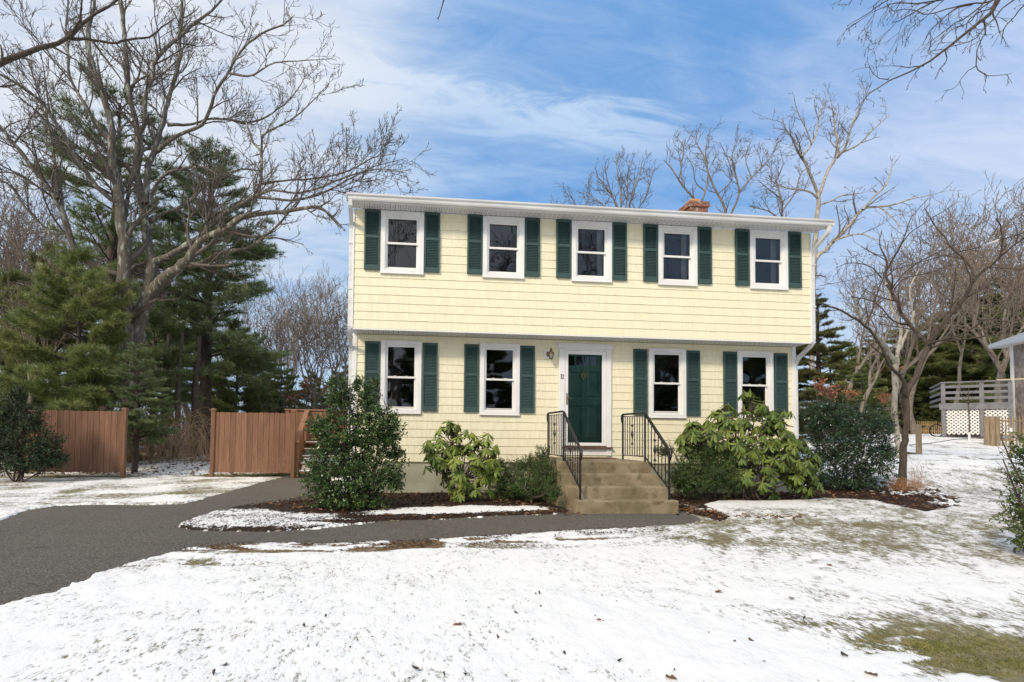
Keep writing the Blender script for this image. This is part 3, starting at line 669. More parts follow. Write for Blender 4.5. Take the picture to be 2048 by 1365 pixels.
# ------------------------------------------------------------------ windows
def window(x0, x1, z0, z1, y, upper, curtain=None):
    mb = MB(); c = .088 if not upper else .09; pr = .030
    zt = z1
    mb.box((x0, y-pr, z0), (x0+c, y+.02, zt)); mb.box((x1-c, y-pr, z0), (x1, y+.02, zt))
    mb.box((x0+c, y-pr, zt-c*(1.05 if upper else .85)), (x1-c, y+.02, zt)); mb.box((x0+c, y-pr, z0), (x1-c, y+.02, z0+c*.85))
    mb.box((x0-.004, y-pr-.012, z0-.014), (x1+.004, y+.0, z0-.0005))
    w = mb.build('window', M_white, house, .0035)
    a, b, d, e = x0+c, x1-c, z0+c*.85, zt-c*(1.05 if upper else .85); f = .026
    mb = MB(); mb.box((a, y-.012, d), (a+f, y+.06, e)); mb.box((b-f, y-.012, d), (b, y+.06, e)); mb.box((a+f, y-.012, d), (b-f, y+.06, d+f)); mb.box((a+f, y-.012, e-f), (b-f, y+.06, e))
    mb.build('frame', M_white, w, .002)
    a, b, d, e = a+f+.001, b-f-.001, d+f+.001, e-f-.001; m = d+(e-d)*.495; s = .026; ml = .022
    def sash(zz0, zz1, yy, bot, top):
        mb = MB(); mb.box((a, yy, zz0), (a+s, yy+.03, zz1)); mb.box((b-s, yy, zz0), (b, yy+.03, zz1)); mb.box((a+s, yy, zz0), (b-s, yy+.03, zz0+bot)); mb.box((a+s, yy, zz1-top), (b-s, yy+.03, zz1))
        return mb.build('sash', M_white, w, .002)
    sash(m-ml, e, y+.004, .04, .03); sash(d, m+ml*.6, y+.038, .032, .03)
    MB().add([(a+s*.8, y+.016, m), (b-s*.8, y+.016, m), (b-s*.8, y+.016, e-.02), (a+s*.8, y+.016, e-.02)], [(0, 1, 2, 3)]) or None
    mb = MB(); mb.add([(a+s*.8, y+.016, m+.015), (b-s*.8, y+.016, m+.015), (b-s*.8, y+.016, e-.02), (a+s*.8, y+.016, e-.02)], [(0, 1, 2, 3)]); mb.build('pane', M_glass, w)
    mb = MB(); mb.add([(a+s*.8, y+.052, d+.02), (b-s*.8, y+.052, d+.02), (b-s*.8, y+.052, m), (a+s*.8, y+.052, m)], [(0, 1, 2, 3)]); mb.build('pane', M_screenglass if not upper else M_glass, w)
    if not upper:
        for q in (.3, .7): MB().box((a+(b-a)*q-.025, y-.002, m+ml*.6), (a+(b-a)*q+.025, y+.03, m+ml*.6+.014)).build('sash_lock', M_white, w, .002)
        mb = MB(); mb.box((a+s, y+.008, d+.003), (b-s, y+.03, d+.016)); mb.build('screen_rail', mat('tan_rail', (.42, .38, .32)), w)
    if curtain:
        for side in curtain:
            mb = MB(); n = 14; xa, xb = (b-.13, b-.005) if side == 'R' else (a+.005, a+.06)
            pts = [(xa+(xb-xa)*i/n, y+.16+.018*math.sin(i*1.9)) for i in range(n+1)]
            vs_ = [(p[0], p[1], q) for q in (d-.05, e+.02) for p in pts]; mb.add(vs_, [(i, i+1, n+2+i, n+1+i) for i in range(n)]); mb.build('curtain', M_curtain, w, smooth=True)
    return w
for i, (a, b) in enumerate(WU): window(a, b, ZU0, ZU1-.008, -DO-.015, True, {2: 'R', 3: 'R', 4: 'R'}.get(i))
for i, (a, b) in enumerate(WL): window(a, b, ZL0, ZL1, -.015, False, {3: None}.get(i))
# dark rooms inside
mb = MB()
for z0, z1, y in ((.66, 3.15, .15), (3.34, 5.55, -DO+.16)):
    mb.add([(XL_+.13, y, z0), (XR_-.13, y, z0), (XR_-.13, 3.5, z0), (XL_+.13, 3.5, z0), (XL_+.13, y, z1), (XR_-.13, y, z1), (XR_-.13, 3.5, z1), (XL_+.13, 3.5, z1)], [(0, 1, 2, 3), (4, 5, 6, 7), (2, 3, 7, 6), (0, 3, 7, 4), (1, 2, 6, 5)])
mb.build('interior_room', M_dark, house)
# lamp shade seen through the lower right window
p = at(1522, 772, .9); l_ = MB(); l_.lathe((p[0], .9, 2.12), [(.19, 0), (.13, .30)], 20); l_.lathe((p[0], .9, 1.5), [(.07, 0), (.03, .1), (.02, .62)], 12); l_.build('table_lamp', M_curtain, house)

# ------------------------------------------------------------------ shutters
def shutter_mesh(h, name):
    mb = MB(); w = .305; y0, y1 = -.034, 0.; st = .034; tr, br, mr = .055, .09, .05; mid = h*.53
    mb.box((0, y0, 0), (st, y1, h)); mb.box((w-st, y0, 0), (w, y1, h)); mb.box((st, y0, 0), (w-st, y1, br)); mb.box((st, y0, h-tr), (w-st, y1, h)); mb.box((st, y0, mid), (w-st, y1, mid+mr))
    mb.box((st, y1-.008, br), (w-st, y1-.002, h-tr))
    for a, b in ((br, mid), (mid+mr, h-tr)):
        n = int(round((b-a)/.031)); stp = (b-a)/n
        for i in range(n):
            z = a+i*stp; mb.add([(st, y0+.006, z+.002), (w-st, y0+.006, z+.002), (w-st, y1-.008, z+stp*.98), (st, y1-.008, z+stp*.98), (st, y1-.008, z+stp*.6), (w-st, y1-.008, z+stp*.6)], [(0, 1, 2, 3), (0, 4, 5, 1)])
    me = bpy.data.meshes.new(name); me.from_pydata(mb.v, [], mb.f); me.materials.append(M_shutter); me.update(); return me
shU, shL = shutter_mesh(1.19, 'upper_shutter'), shutter_mesh(1.40, 'lower_shutter')
for xs, me, z, y in ((XU, shU, 4.397, -DO-.016), (XLo, shL, 1.674, -.016)):
    for x in xs: link('shutter', me, None, house, (x, y, z))

# ------------------------------------------------------------------ entrance
mb = MB(); y = -.015
mb.box((4.202, y-.03, .80), (4.325, y+.1, 3.035)); mb.box((5.238, y-.03, .80), (5.340, y+.1, 3.035)); mb.box((4.325, y-.028, 3.005), (5.238, y+.1, 3.035))
mb.box((4.180, y-.042, 3.037), (5.360, y+.02, 3.155)); mb.box((4.325, y-.012, .80), (5.238, y+.09, .945))
dt = mb.build('door_frame', M_white, house, .004)
MB().box((4.26, y-.085, .948), (5.352, y+.1, .978)).build('door_sill', M_sill, dt)
MB().box((4.34, y-.05, .979), (5.225, y-.005, 1.0)).build('threshold', M_sill, dt)
mb = MB(); sx0, sx1, sz0, sz1 = 4.330, 5.234, 1.001, 3.002; y = -.033
mb.box((sx0, y, sz0), (4.400, y+.035, sz1)); mb.box((5.140, y, sz0), (sx1, y+.035, sz1)); mb.box((4.40, y, sz0), (5.14, y+.035, 1.065)); mb.box((4.40, y, 2.925), (5.14, y+.035, sz1))
sd_ = mb.build('storm_door', M_white, house, .004)
mb = MB(); mb.add([(4.395, y+.015, 1.06), (5.145, y+.015, 1.06), (5.145, y+.015, 2.93), (4.395, y+.015, 2.93)], [(0, 1, 2, 3)]); mb.build('storm_glass', M_storm, sd_)
mb = MB(); mb.box((4.358, y-.012, 1.86), (4.382, y, 2.10)); mb.tube([(4.37, y-.01, 1.995), (4.37, y-.045, 1.995), (4.40, y-.05, 1.995), (4.475, y-.045, 1.985)], [.011, .011, .010, .007], 8); mb.build('handle', M_abrass, sd_, .002)
# green six panel door with four top lights
y = .045; dx0, dx1, dz0, dz1 = 4.335, 5.20, 1.0, 2.985
fd = MB(); cx = (dx0+dx1)/2+.01; cols = ((dx0+.10, cx-.055), (cx+.055, dx1-.10)); rows = ((1.12, 1.86), (2.02, 2.585))
lites = [(dx0+.10+i*.167, dx0+.10+i*.167+.135, 2.70, 2.90) for i in range(4)]
holes = [(a, b, c, d) for a, b in cols for c, d in rows]+lites
wall_with_holes(fd, dx0, dx1, dz0, dz1, y, y+.035, holes)
for a, b in cols:
    for c, d in rows:
        fd.box((a, y+.018, c), (b, y+.034, d)); fd.add([(a+.02, y+.0175, c+.02), (b-.02, y+.0175, c+.02), (b-.02, y+.0175, d-.02), (a+.02, y+.0175, d-.02), (a+.05, y+.004, c+.05), (b-.05, y+.004, c+.05), (b-.05, y+.004, d-.05), (a+.05, y+.004, d-.05)], [(0, 1, 5, 4), (1, 2, 6, 5), (2, 3, 7, 6), (3, 0, 4, 7), (4, 5, 6, 7)])
fd = fd.build('front_door', M_door, house, .003)
mb = MB()
for a, b, c, d in lites: mb.add([(a, y+.02, c), (b, y+.02, c), (b, y+.02, d), (a, y+.02, d)], [(0, 1, 2, 3)])
mb.build('door_light', M_glass, fd)
kx, kz = 4.752, 2.50; mb = MB()
mb.tube([(kx+.048*math.sin(a)*(1-.25*(1-math.cos(a))/2), y-.022, kz-.005-.055*math.cos(a)) for a in np.linspace(-2.7, 2.7, 16)], .007, 6)
mb.tube([(kx, y, kz+.055), (kx, y-.03, kz+.05)], [.02, .014], 10); mb.tube([(kx, y-.012, kz+.05), (kx, y-.012, kz+.075), (kx, y-.012, kz+.085), (kx, y-.012, kz+.11)], [.008, .016, .008, .004], 8)
mb.tube([(kx, y-.012, kz-.06), (kx, y-.012, kz-.075), (kx, y-.012, kz-.085), (kx, y-.012, kz-.105)], [.008, .015, .007, .003], 8)
mb.tube([(kx, y, kz-.058), (kx, y-.018, kz-.058)], [.014, .014], 10)
for s in (-1, 1): mb.tube([(kx+s*.012, y-.014, kz+.03), (kx+s*.02, y-.014, kz+.01), (kx+s*.008, y-.014, kz-.01), (kx+s*.012, y-.014, kz-.03)], .005, 6)
mb.build('knocker', M_brass, fd, smooth=True)
# house number 11 on the casing
def num_one(x, z, h):
    mb = MB(); y_ = -.052; w = .011
    mb.prism([(x-w/2-.003, z), (x+w/2-.003, z), (x+w/2+.006, z+h), (x-w/2+.004, z+h)], y_, y_+.006, 'y'); mb.prism([(x-.016, z), (x+.014, z), (x+.014, z+.010), (x-.016, z+.010)], y_-.001, y_+.0055, 'y')
    mb.prism([(x-.018, z+h*.78), (x+.002, z+h*.90), (x+.004, z+h), (x-.016, z+h*.86)], y_-.001, y_+.0055, 'y'); return mb.build('house_number', M_iron, dt)
num_one(4.243, 2.405, .092); num_one(4.283, 2.400, .092)
# wall lamp
lx, lz, ly = 3.945, 2.86, -.016
wl = MB().box((lx-.075, ly-.018, lz-.045), (lx+.04, ly, lz+.125)).build('light_block', M_white, house, .003)
cx0 = lx+.045; yl = -.15; mb = MB()
mb.lathe((cx0-.035, yl+.10, lz+.05), [(.0, 0)]*0 or [(.001, -.05), (.03, -.04), (.035, 0), (.03, .04), (.001, .05)], 12)
mb.tube([(cx0-.04, ly-.02, lz+.04), (cx0-.04, yl+.02, lz+.03), (cx0-.03, yl-.01, lz+.07), (cx0, yl, lz+.10), (cx0+.0, yl, lz+.075)], .010, 8)
mb.lathe((cx0, yl, lz), [(.062, .045), (.066, .052), (.045, .075), (.024, .10), (.022, .115), (.034, .125), (.022, .14), (.012, .15), (.007, .175), (.001, .185)], 14)
mb.lathe((cx0, yl, lz), [(.001, -.085), (.010, -.078), (.02, -.066), (.036, -.06), (.038, -.052)], 12)
for k in range(6):
    a = k*math.pi/3; mb.tube([(cx0+.037*math.cos(a), yl+.037*math.sin(a), lz-.055), (cx0+.060*math.cos(a), yl+.060*math.sin(a), lz+.048)], .0035, 4)
lamp = mb.build('wall_lamp', M_abrass, house, smooth=True)
mb = MB(); mb.lathe((cx0, yl, lz), [(.034, -.055), (.057, .046)], 6); mb.build('lamp_glass', glass_material('lantern_glass', .16, (.93, .95, .95)), lamp)
mb = MB(); mb.lathe((cx0, yl, lz-.02), [(.008, -.03), (.009, .02), (.004, .045)], 8); mb.build('bulb', M_white, lamp)

# ------------------------------------------------------------------ downspouts
def spout(pts, name='downspout'):
    mb = MB(); w, d = .075, .06
    pts = [np.array(p, float) for p in pts]; rings = []
    for i, p in enumerate(pts):
        t = pts[min(i+1, len(pts)-1)]-pts[max(i-1, 0)]; t /= np.linalg.norm(t); a = np.array((1., 0, 0)); a = a-t*(a@t)
        a /= np.linalg.norm(a); b = np.cross(t, a); rings.append([p+sx*a*w/2+sy*b*d/2 for sx, sy in ((-1, -1), (-.6, -1.12), (.6, -1.12), (1, -1), (1, 1), (-1, 1))])
    n = 6; mb.add([q for r in rings for q in r], [(i*n+k, i*n+(k+1) % n, (i+1)*n+(k+1) % n, (i+1)*n+k) for i in range(len(pts)-1) for k in range(n)]+[tuple(range(n))[::-1], tuple(range((len(pts)-1)*n, len(pts)*n))])
    o = mb.build(name, M_gutter, house, .004)
    return o
def arc(a, b, c, n=4):
    a, b, c = map(lambda q: np.array(q, float), (a, b, c)); return [tuple((1-t)**2*a+2*t*(1-t)*b+t*t*c) for t in np.linspace(0, 1, n+1)]
XR2 = XR_+.065
spout([(XR2+.01, EY-.06, 5.59)]+arc((XR2+.01, EY-.06, 5.54), (XR2+.01, EY-.06, 5.46), (XR2, EY+.02, 5.41))+arc((XR2, -DO-.08, 5.27), (XR2, -DO+.01, 5.20), (XR2, -DO+.02, 5.10))+[(XR2, -DO+.02, 4.2)]
      +arc((XR2, -DO+.02, 3.34), (XR2, -DO+.02, 3.24), (XR2-.01, -DO+.10, 3.17))+arc((XR2-.02, -.10, 3.0), (XR2-.03, .0, 2.92), (XR2-.03, .02, 2.82))+[(XR2-.03, .02, 1.6), (XR2-.03, .02, .25), (XR2+.06, -.12, .17)])
XL2 = XL_-.055
spout([(XL2, EY-.06, 5.59), (XL2, EY-.05, 5.50)]+arc((XL2, EY+.02, 5.45), (XL2, -DO-.02, 5.36), (XL2, -DO+.02, 5.2))+[(XL2, -DO+.02, 4.2)]+arc((XL2, -DO+.02, 3.34), (XL2, -DO+.02, 3.24), (XL2, -DO+.10, 3.17))+arc((XL2, -.10, 3.0), (XL2, .0, 2.92), (XL2, .02, 2.82))+[(XL2, .02, 1.6), (XL2, .02, .25), (XL2-.05, -.1, .15)])
for z in (4.9, 4.0):
    for xx in (XR2, XL2): MB().box((xx-.05, -DO-.02, z), (xx+.05, -DO+.06, z+.03)).build('spout_strap', M_gutter, house)

# ------------------------------------------------------------------ concrete steps
steps = thing('concrete_steps', 'weathered concrete stoop with four risers leading up to the green front door', 'steps', (4.385, -1.4, 0))
SX0, SX1, ZT = 3.554, 5.217, .766
T_, Rr, LA = .2775, .1883, 1.9594
def loc_(mb, base=(4.385, -1.4, 0)): mb.v = [(a-base[0], b-base[1], c-base[2]) for a, b, c in mb.v]; return mb
mb = MB()
for k in range(4):
    yf = -LA-k*T_; z1 = ZT-k*Rr
    prof = [(yf+.012, z1-Rr+.02 if k < 3 else -.1), (yf-.004, z1-.025), (yf, z1-.006), (yf+.008, z1), (yf+T_ + .02 if k else -.03, z1), (yf+T_+.02 if k else -.03, z1-Rr-.0 if k < 3 else -.1)]
    if k == 0: prof = [(yf+.012, -.1), (yf+.012, z1-Rr+.02), (yf-.004, z1-.025), (yf, z1-.006), (yf+.008, z1), (-.03, z1), (-.03, -.1)]
    else: prof = [(yf+.012, -.1), (yf-.004, z1-.025), (yf, z1-.006), (yf+.008, z1), (yf+T_+.010, z1), (yf+T_+.010, -.1)]
    mb.prism(prof, SX0+(.002*k), SX1-(.002*k))
loc_(mb).build('stair_block', M_concrete, steps, .006)
mats = tag(MB().box((4.30, -.95, ZT+.002), (5.05, -.50, ZT+.018)).build('door_mat', M_mat, None, .004), 'worn brown doormat lying on the concrete landing', 'doormat')

# ------------------------------------------------------------------ iron railings
def railing(label, x, flip):
    y0r, y1r, y2r = -1.02, -1.88, -2.66
    zt = ZT; zb = ZT-3*Rr; H = .86
    r = thing('stair_railing', label, 'railing', (x, y1r, ZT))
    L = lambda mb: loc_(mb, (x, y1r, ZT))
    top0, top1, top2 = zt+H, zt+H, zb+.80
    post = [((x, y0r, zt), (x, y0r, top0-.01)), ((x, y1r, zt), (x, y1r, top1-.01)), ((x, y2r, zb), (x, y2r, top2-.01))]
    for p, q in post: L(MB().bar(p, q, .026, .026, (0, 1, 0))).build('post', M_iron, r)
    mb = MB(); mb.tube([(x, y0r+.03, top0-.16), (x, y0r+.055, top0-.10), (x, y0r+.04, top0-.02), (x, y0r, top0), (x, y1r+.05, top1), (x, y1r-.02, top1-.012), (x, y2r+.02, top2+.02), (x, y2r-.05, top2-.04), (x, y2r-.06, top2-.10), (x, y2r-.035, top2-.17)], [.014, .018, .018, .019, .019, .019, .019, .02, .018, .012], 8, True)
    L(mb).build('handrail', M_iron, r, smooth=True)
    zl0 = zt+.085; bl2 = zb+.17
    mb = MB(); mb.bar((x, y0r, zl0), (x, y1r, zl0), .022, .014); mb.bar((x, y1r, zl0), (x, y2r, bl2), .022, .014); mb.bar((x, y0r, top0-.045), (x, y1r, top1-.045), .016, .010); mb.bar((x, y1r, top1-.045), (x, y2r, top2-.045), .016, .010)
    L(mb).build('bottom_rail', M_iron, r)
    def baluster(y, za, zb_, tw):
        mb = MB(); w = .0065
        if not tw: mb.bar((x, y, za), (x, y, zb_), .0125, .0125, (0, 1, 0)); return L(mb).build('baluster', M_iron, r)
        n = 22; V = []; 
        for i in range(n+1):
            z = za+(zb_-za)*i/n; q = i/n; an = math.pi/4+(max(0, min(1, (q-.15)/.7)))*math.pi*5
            V += [(x+.0095*math.cos(an+k*math.pi/2), y+.0095*math.sin(an+k*math.pi/2), z) for k in range(4)]
        mb.add(V, [(i*4+k, i*4+(k+1) % 4, (i+1)*4+(k+1) % 4, (i+1)*4+k) for i in range(n) for k in range(4)]); return L(mb).build('baluster', M_iron, r)
    n = 9; ys = [y0r+(y1r-y0r)*i/n for i in range(1, n)]
    for i, y in enumerate(ys): baluster(y, zl0, top0-.04, i % 2 == 1)
    n2 = 7; ys2 = [y1r+(y2r-y1r)*i/n2 for i in range(1, n2)]
    f1 = lambda y: zl0+(bl2-zl0)*(y-y1r)/(y2r-y1r); f2 = lambda y: top1-.05+(top2-top1)*(y-y1r)/(y2r-y1r)
    for i, y in enumerate(ys2): baluster(y, f1(y), f2(y), i % 2 == 0)
    def scroll(y, zc):
        mb = MB(); h, w = .15, .045
        mb.tube([(x, y, zc+h*.7), (x, y-w, zc), (x, y, zc-h*.7), (x, y+w, zc), (x, y, zc+h*.7)], .006, 6)
        for s in (-1, 1):
            for v in (-1, 1):
                pts = [(x, y+s*(.006+.05*t*math.sin(t*2.6)), zc+v*(h*.62+.10*math.sin(t*2.6)*.8+.02*t)) for t in np.linspace(0, 1, 7)]
                mb.tube(pts, .0055, 6)
            mb.tube([(x, y+s*w*.2, zc+.05), (x, y+s*w*.55, zc), (x, y+s*w*.2, zc-.05)], .005, 6)
        L(mb).build('scroll', M_iron, r, smooth=True)
    scroll(ys[3], (zl0+top0)/2); scroll(ys2[2], (f1(ys2[2])+f2(ys2[2]))/2)
    return r
railing('black wrought iron handrail on the left side of the concrete steps', 3.66, 1)
railing('black wrought iron handrail on the right side of the concrete steps', 5.13, 1)
# ================================================================== yard: fences, deck, neighbours
def fence_panel(label, x0, x1, Y, ztop, zbot, posts, group='brown wooden fence panels beside the gap'):
    f = thing('fence_panel', label, 'fence', (x0, Y, 0), 0, group)
    mb = MB(); x = x0+.02
    while x < x1-.02:
        w = min(rnd.choice([.135, .14, .145]), x1-x); e = x+w-.007; dy = rnd.uniform(-.003, .003); c = .018; zt = ztop-rnd.uniform(0, .012)
        prof = [(x, zbot+rnd.uniform(0, .012)), (e, zbot), (e, zt-c), (e-c, zt), (x+c, zt), (x, zt-c)]
        mb.prism([(a, b) for a, b in prof], Y-.012+dy, Y+.008+dy, 'y'); x += w
    loc_(mb, (x0, Y, 0)).build('board_panel', M_brown, f)
    mb = MB()
    for z in (zbot+.25, (zbot+ztop)/2, ztop-.25): mb.box((x0, Y+.010, z), (x1, Y+.05, z+.085))
    loc_(mb, (x0, Y, 0)).build('rail', M_brown, f)
    for p in posts:
        g = float(zg(p, Y)); mb = MB(); mb.box((p-.05, Y-.05, g-.25), (p+.05, Y+.05, ztop+.035)); o = loc_(mb, (x0, Y, 0)).build('post', M_brown, f, .004)
        mb = MB(); mb.box((p-.066, Y-.066, ztop+.036), (p+.066, Y+.066, ztop+.058)); mb.box((p-.052, Y-.052, ztop+.058), (p+.052, Y+.052, ztop+.085)); loc_(mb, (x0, Y, 0)).build('post_cap', M_browncap, o, .004)
    return f
YF = 3.55
ax = at(425, 880, YF)[0]; bx = at(588, 880, YF)[0]; zt_ = float(at(500, 825, YF)[2]); zb_ = float(at(500, 946, YF)[2])
fence_panel('brown stained board fence panel that ends at the deck stairs', ax, bx, YF, zt_, zb_, [ax+.01, bx-.02])
YF2 = 3.2
cxx = at(249, 880, YF2)[0]; zt2 = float(at(200, 822, YF2)[2]); zb2 = float(at(200, 945, YF2)[2])
fence_panel('brown stained board fence panel behind the dark yew on the left', cxx-2.45, cxx, YF2, zt2, zb2, [cxx-2.4, cxx-.01])

# wooden deck with stairs at the left end of the house
deck = thing('wooden_deck', 'brown stained wooden deck with snowy open stairs behind the big holly bush', 'deck', (-1.2, 5.4, 0))
D = lambda mb: loc_(mb, (-1.2, 5.4, 0))
dk0, dk1, dy0, dy1, dz_ = -2.35, -.14, 5.0, 8.2, .93
mb = MB(); x = dk0
while x < dk1: mb.box((x, dy0, dz_-.03), (min(x+.135, dk1), dy1, dz_)); x += .14
D(mb).build('deck_boards', M_brown, deck)
D(MB().box((dk0, dy0-.03, dz_-.24), (dk1, dy0-.001, dz_-.032))).build('fascia', M_brown, deck)
ztr = float(at(650, 822, dy0)[2])
for x in (dk0+.06, -1.2, dk1-.05): D(MB().box((x-.045, dy0-.02, -.1), (x+.045, dy0+.07, ztr-.0))).build('post', M_brown, deck)
D(MB().box((-2.36, dy0-.045, ztr), (dk1, dy0+.10, ztr+.035))).build('handrail', M_browncap, deck)
D(MB().box((dk0-.0, dy0+.10, ztr), (dk0+.13, dy1, ztr+.035))).build('handrail', M_browncap, deck)
mb = MB(); x = dk0+.14
while x < dk1-.1: mb.box((x, dy0+.0, dz_-.1), (x+.132, dy0+.02, ztr-.03)); x += .136
y = dy0+.2
while y < dy1: mb.box((dk0+.02, y, dz_-.1), (dk0+.04, y+.132, ztr-.03)); y += .136
D(mb).build('railing_board', M_brown, deck)
nx0 = at(593, 900, 3.62)[0]; nx1 = nx0+1.15; zn = float(at(593, 886, 3.62)[2])
D(MB().box((nx0-.045, 3.60, -.1), (nx0+.045, 3.69, zn))).build('newel_post', M_brown, deck)
mb = MB(); ptop = at(610, 828, dy0); mb.bar((nx0, 3.55, zn+.01), (nx0+.05, dy0, ztr+.01), .13, .035); D(mb).build('stair_rail', M_browncap, deck)
for k in range(5):
    z = .165+k*.19; y = 3.66+k*.27
    t_ = D(MB().box((nx0+.02, y, z-.035), (nx1, y+.27, z))).build('tread', M_brown, deck)
    D(MB().box((nx0+.06, y+.01, z), (nx1-.05, y+.25, z+.03))).build('snow', M_snowclump, t_, .01)
mb = MB()
for x in (nx0+.02, nx1-.03): mb.prism([(3.62, -.02), (3.62, .13), (dy0, 1.0), (dy0, .7), (3.9, -.02)], x-.02, x+.02)
D(mb).build('stringer', M_brown, deck)
mb = MB()
for k in range(9): mb.box((nx0-.028, 3.74+k*.135, .15+k*.1), (nx0-.008, 3.74+k*.135+.11, zn+.02+k*.088-.06+.03))
D(mb).build('railing_board', M_brown, deck)

# neighbour's deck with white lattice
AN = R_(-42)
pL = at(1884, 873, 12.8); gL = float(pL[2])
nd = thing('raised_deck', 'grey painted raised deck with white diagonal lattice skirt next to the shingled house', 'deck', (pL[0], pL[1], gL), AN)
s_ = depth(pL)/F_PX; LW = 3.95
for _t in np.arange(1., 12., .05):
    _q = np.array(pL)+_t*np.array((math.cos(AN), math.sin(AN), 0)); _v = _q-CAM
    if P_X+F_PX*(_v@RT)/(_v@FW) > 2022: LW = float(_t); break
PM = LW*.56
hF = (873-808)*s_; hT = (873-767)*s_
mb = MB(); mb.box((-.08, -.05, hF-.30), (LW, 0, hF+.02)); mb.box((-.02, 0, hF-.02), (LW, 3.4, hF+.02)); mb.build('deck_floor', M_grey, nd)
for x in (.0, PM, LW-.1): MB().box((x, -.02, 0 if x < 3 else .0), (x+.15, .11, hT)).build('post', M_grey, nd)
mb = MB(); mb.box((-.02, -.06, hT), (LW, .12, hT+.06)); mb.box((-.02, .12, hT), (.12, 3.4, hT+.05)); mb.build('top_rail', M_grey, nd)
for q in (.24, .52, .80):
    z = hF+(hT-hF)*q-.05; mb = MB(); mb.box((.15, .0, z), (PM, .04, z+.13)); mb.box((PM+.15, .0, z), (LW, .04, z+.13)); mb.box((.0, .15, z), (.04, 3.4, z+.12)); mb.build('rail', M_grey, nd)
def lattice(x0, x1, z0, z1, y):
    mb = MB(); st = .165; w = .052; H = z1-z0; k = x0-H
    for sgn in (1, -1):
        k = x0-H-.2
        while k < x1+H:
            # line x = k + t, z = z0 + t (sgn 1) or z = z1 - t
            ta, tb = max(x0-k, 0), min(x1-k, H)
            if tb-ta > .02:
                p = (k+ta, y, z0+ta if sgn == 1 else z1-ta); q = (k+tb, y, z0+tb if sgn == 1 else z1-tb); mb.bar(p, q, w, .008, (0, 1, 0)) if False else mb.add([(p[0]-w/2*.7, y+.004*sgn, p[2]+w/2*.7*sgn), (p[0]+w/2*.7, y+.004*sgn, p[2]-w/2*.7*sgn), (q[0]+w/2*.7, y+.004*sgn, q[2]-w/2*.7*sgn), (q[0]-w/2*.7, y+.004*sgn, q[2]+w/2*.7*sgn)]+[(p[0]-w/2*.7, y+.004*sgn+.006, p[2]+w/2*.7*sgn), (p[0]+w/2*.7, y+.004*sgn+.006, p[2]-w/2*.7*sgn), (q[0]+w/2*.7, y+.004*sgn+.006, q[2]-w/2*.7*sgn), (q[0]-w/2*.7, y+.004*sgn+.006, q[2]+w/2*.7*sgn)], [(0, 1, 2, 3), (7, 6, 5, 4), (0, 4, 5, 1), (1, 5, 6, 2), (2, 6, 7, 3), (3, 7, 4, 0)])
            k += st
    return mb.build('lattice', M_white, nd)
lattice(.17, PM-.02, .10, hF-.31, .03); lattice(PM+.17, LW-.02, .10, hF-.31, .03)
MB().box((.3, 1.9, -.3), (LW, 2.0, hF-.05)).build('back_skirt', M_shake, nd)
MB().box((PM+.6, .02, hT+.062), (PM+1.5, .12, hT+.10)).build('planter_lid', mat('cream_board', (.7, .6, .42)), nd)
# neighbour's house: its side wall runs towards the camera on the right
pc = at(2027, 873, 12.0); gz_ = float(pc[2])-.2
nh = thing('shingled_house', 'weathered grey shingled house corner with white corner board at the right edge', 'house', (pc[0], pc[1], gz_), R_(-115))
hN = float(at(2027, 692, 12.0)[2])-gz_
mb = MB(); z = .0
while z < hN:
    x = .21
    while x < 12:
        w = rnd.uniform(.09, .2); mb.box((x, -.022-rnd.uniform(0, .006), z), (min(x+w-.005, 12), 0, min(z+.155+rnd.uniform(0, .004), hN+.1))); x += w
    z += .150
mb.box((0.02, .0, 0), (12, 7, hN+.1)); mb.build('wall', M_shake, nh)
MB().box((-.03, -.04, -.2), (.205, .1, hN)).build('corner_board', M_white, nh)
mb = MB(); mb.prism([(-.55, hN+.02), (3.5, hN+1.7), (7.5, hN+.02), (7.5, hN+.17), (3.5, hN+1.85), (-.55, hN+.17)], -.55, 12.6); rN = mb.build('roof', mat('grey_roof', (.24, .26, .29), (.33, .35, .39), 10, .9), nh)
MB().box((-.55, -.58, hN-.02), (12.6, -.551, hN+.16)).build('fascia', mat('grey_fascia', (.40, .45, .52), rough=.6), nh)
MB().box((-.5, -.55, hN-.05), (12.5, -.03, hN-.02)).build('soffit', M_white, nh)

# log picket gate beside the neighbour's deck
pg_ = at(1983, 893, 8.6); lg = thing('log_fence', 'rustic weathered log post fence with thin pickets before the lattice', 'fence', (pg_[0], pg_[1], pg_[2]), R_(-14))
hL = float(at(1983, 833, 8.6)[2]-pg_[2])
for x, r_ in ((-.17, .085), (.03, .10), (.22, .09)): MB().lathe((x, 0, -.2), [(r_*1.05, 0), (r_, .5), (r_*.97, hL+.19), (r_*.6, hL+.2)], 10).build('log_post', M_log, lg, smooth=False)
for k in range(15):
    x = .42+k*.125; MB().lathe((x, .02, -.1), [(.026, 0), (.024, hL*.96+.1+rnd.uniform(-.04, .04)), (.012, hL*.99+.12)], 7).build('picket', M_log, lg)
mb = MB(); mb.tube([(.2, .06, hL*.86), (2.3, .06, hL*.84)], .03, 7); mb.tube([(.2, .06, hL*.2), (2.3, .06, hL*.22)], .03, 7); mb.build('rail', M_log, lg)
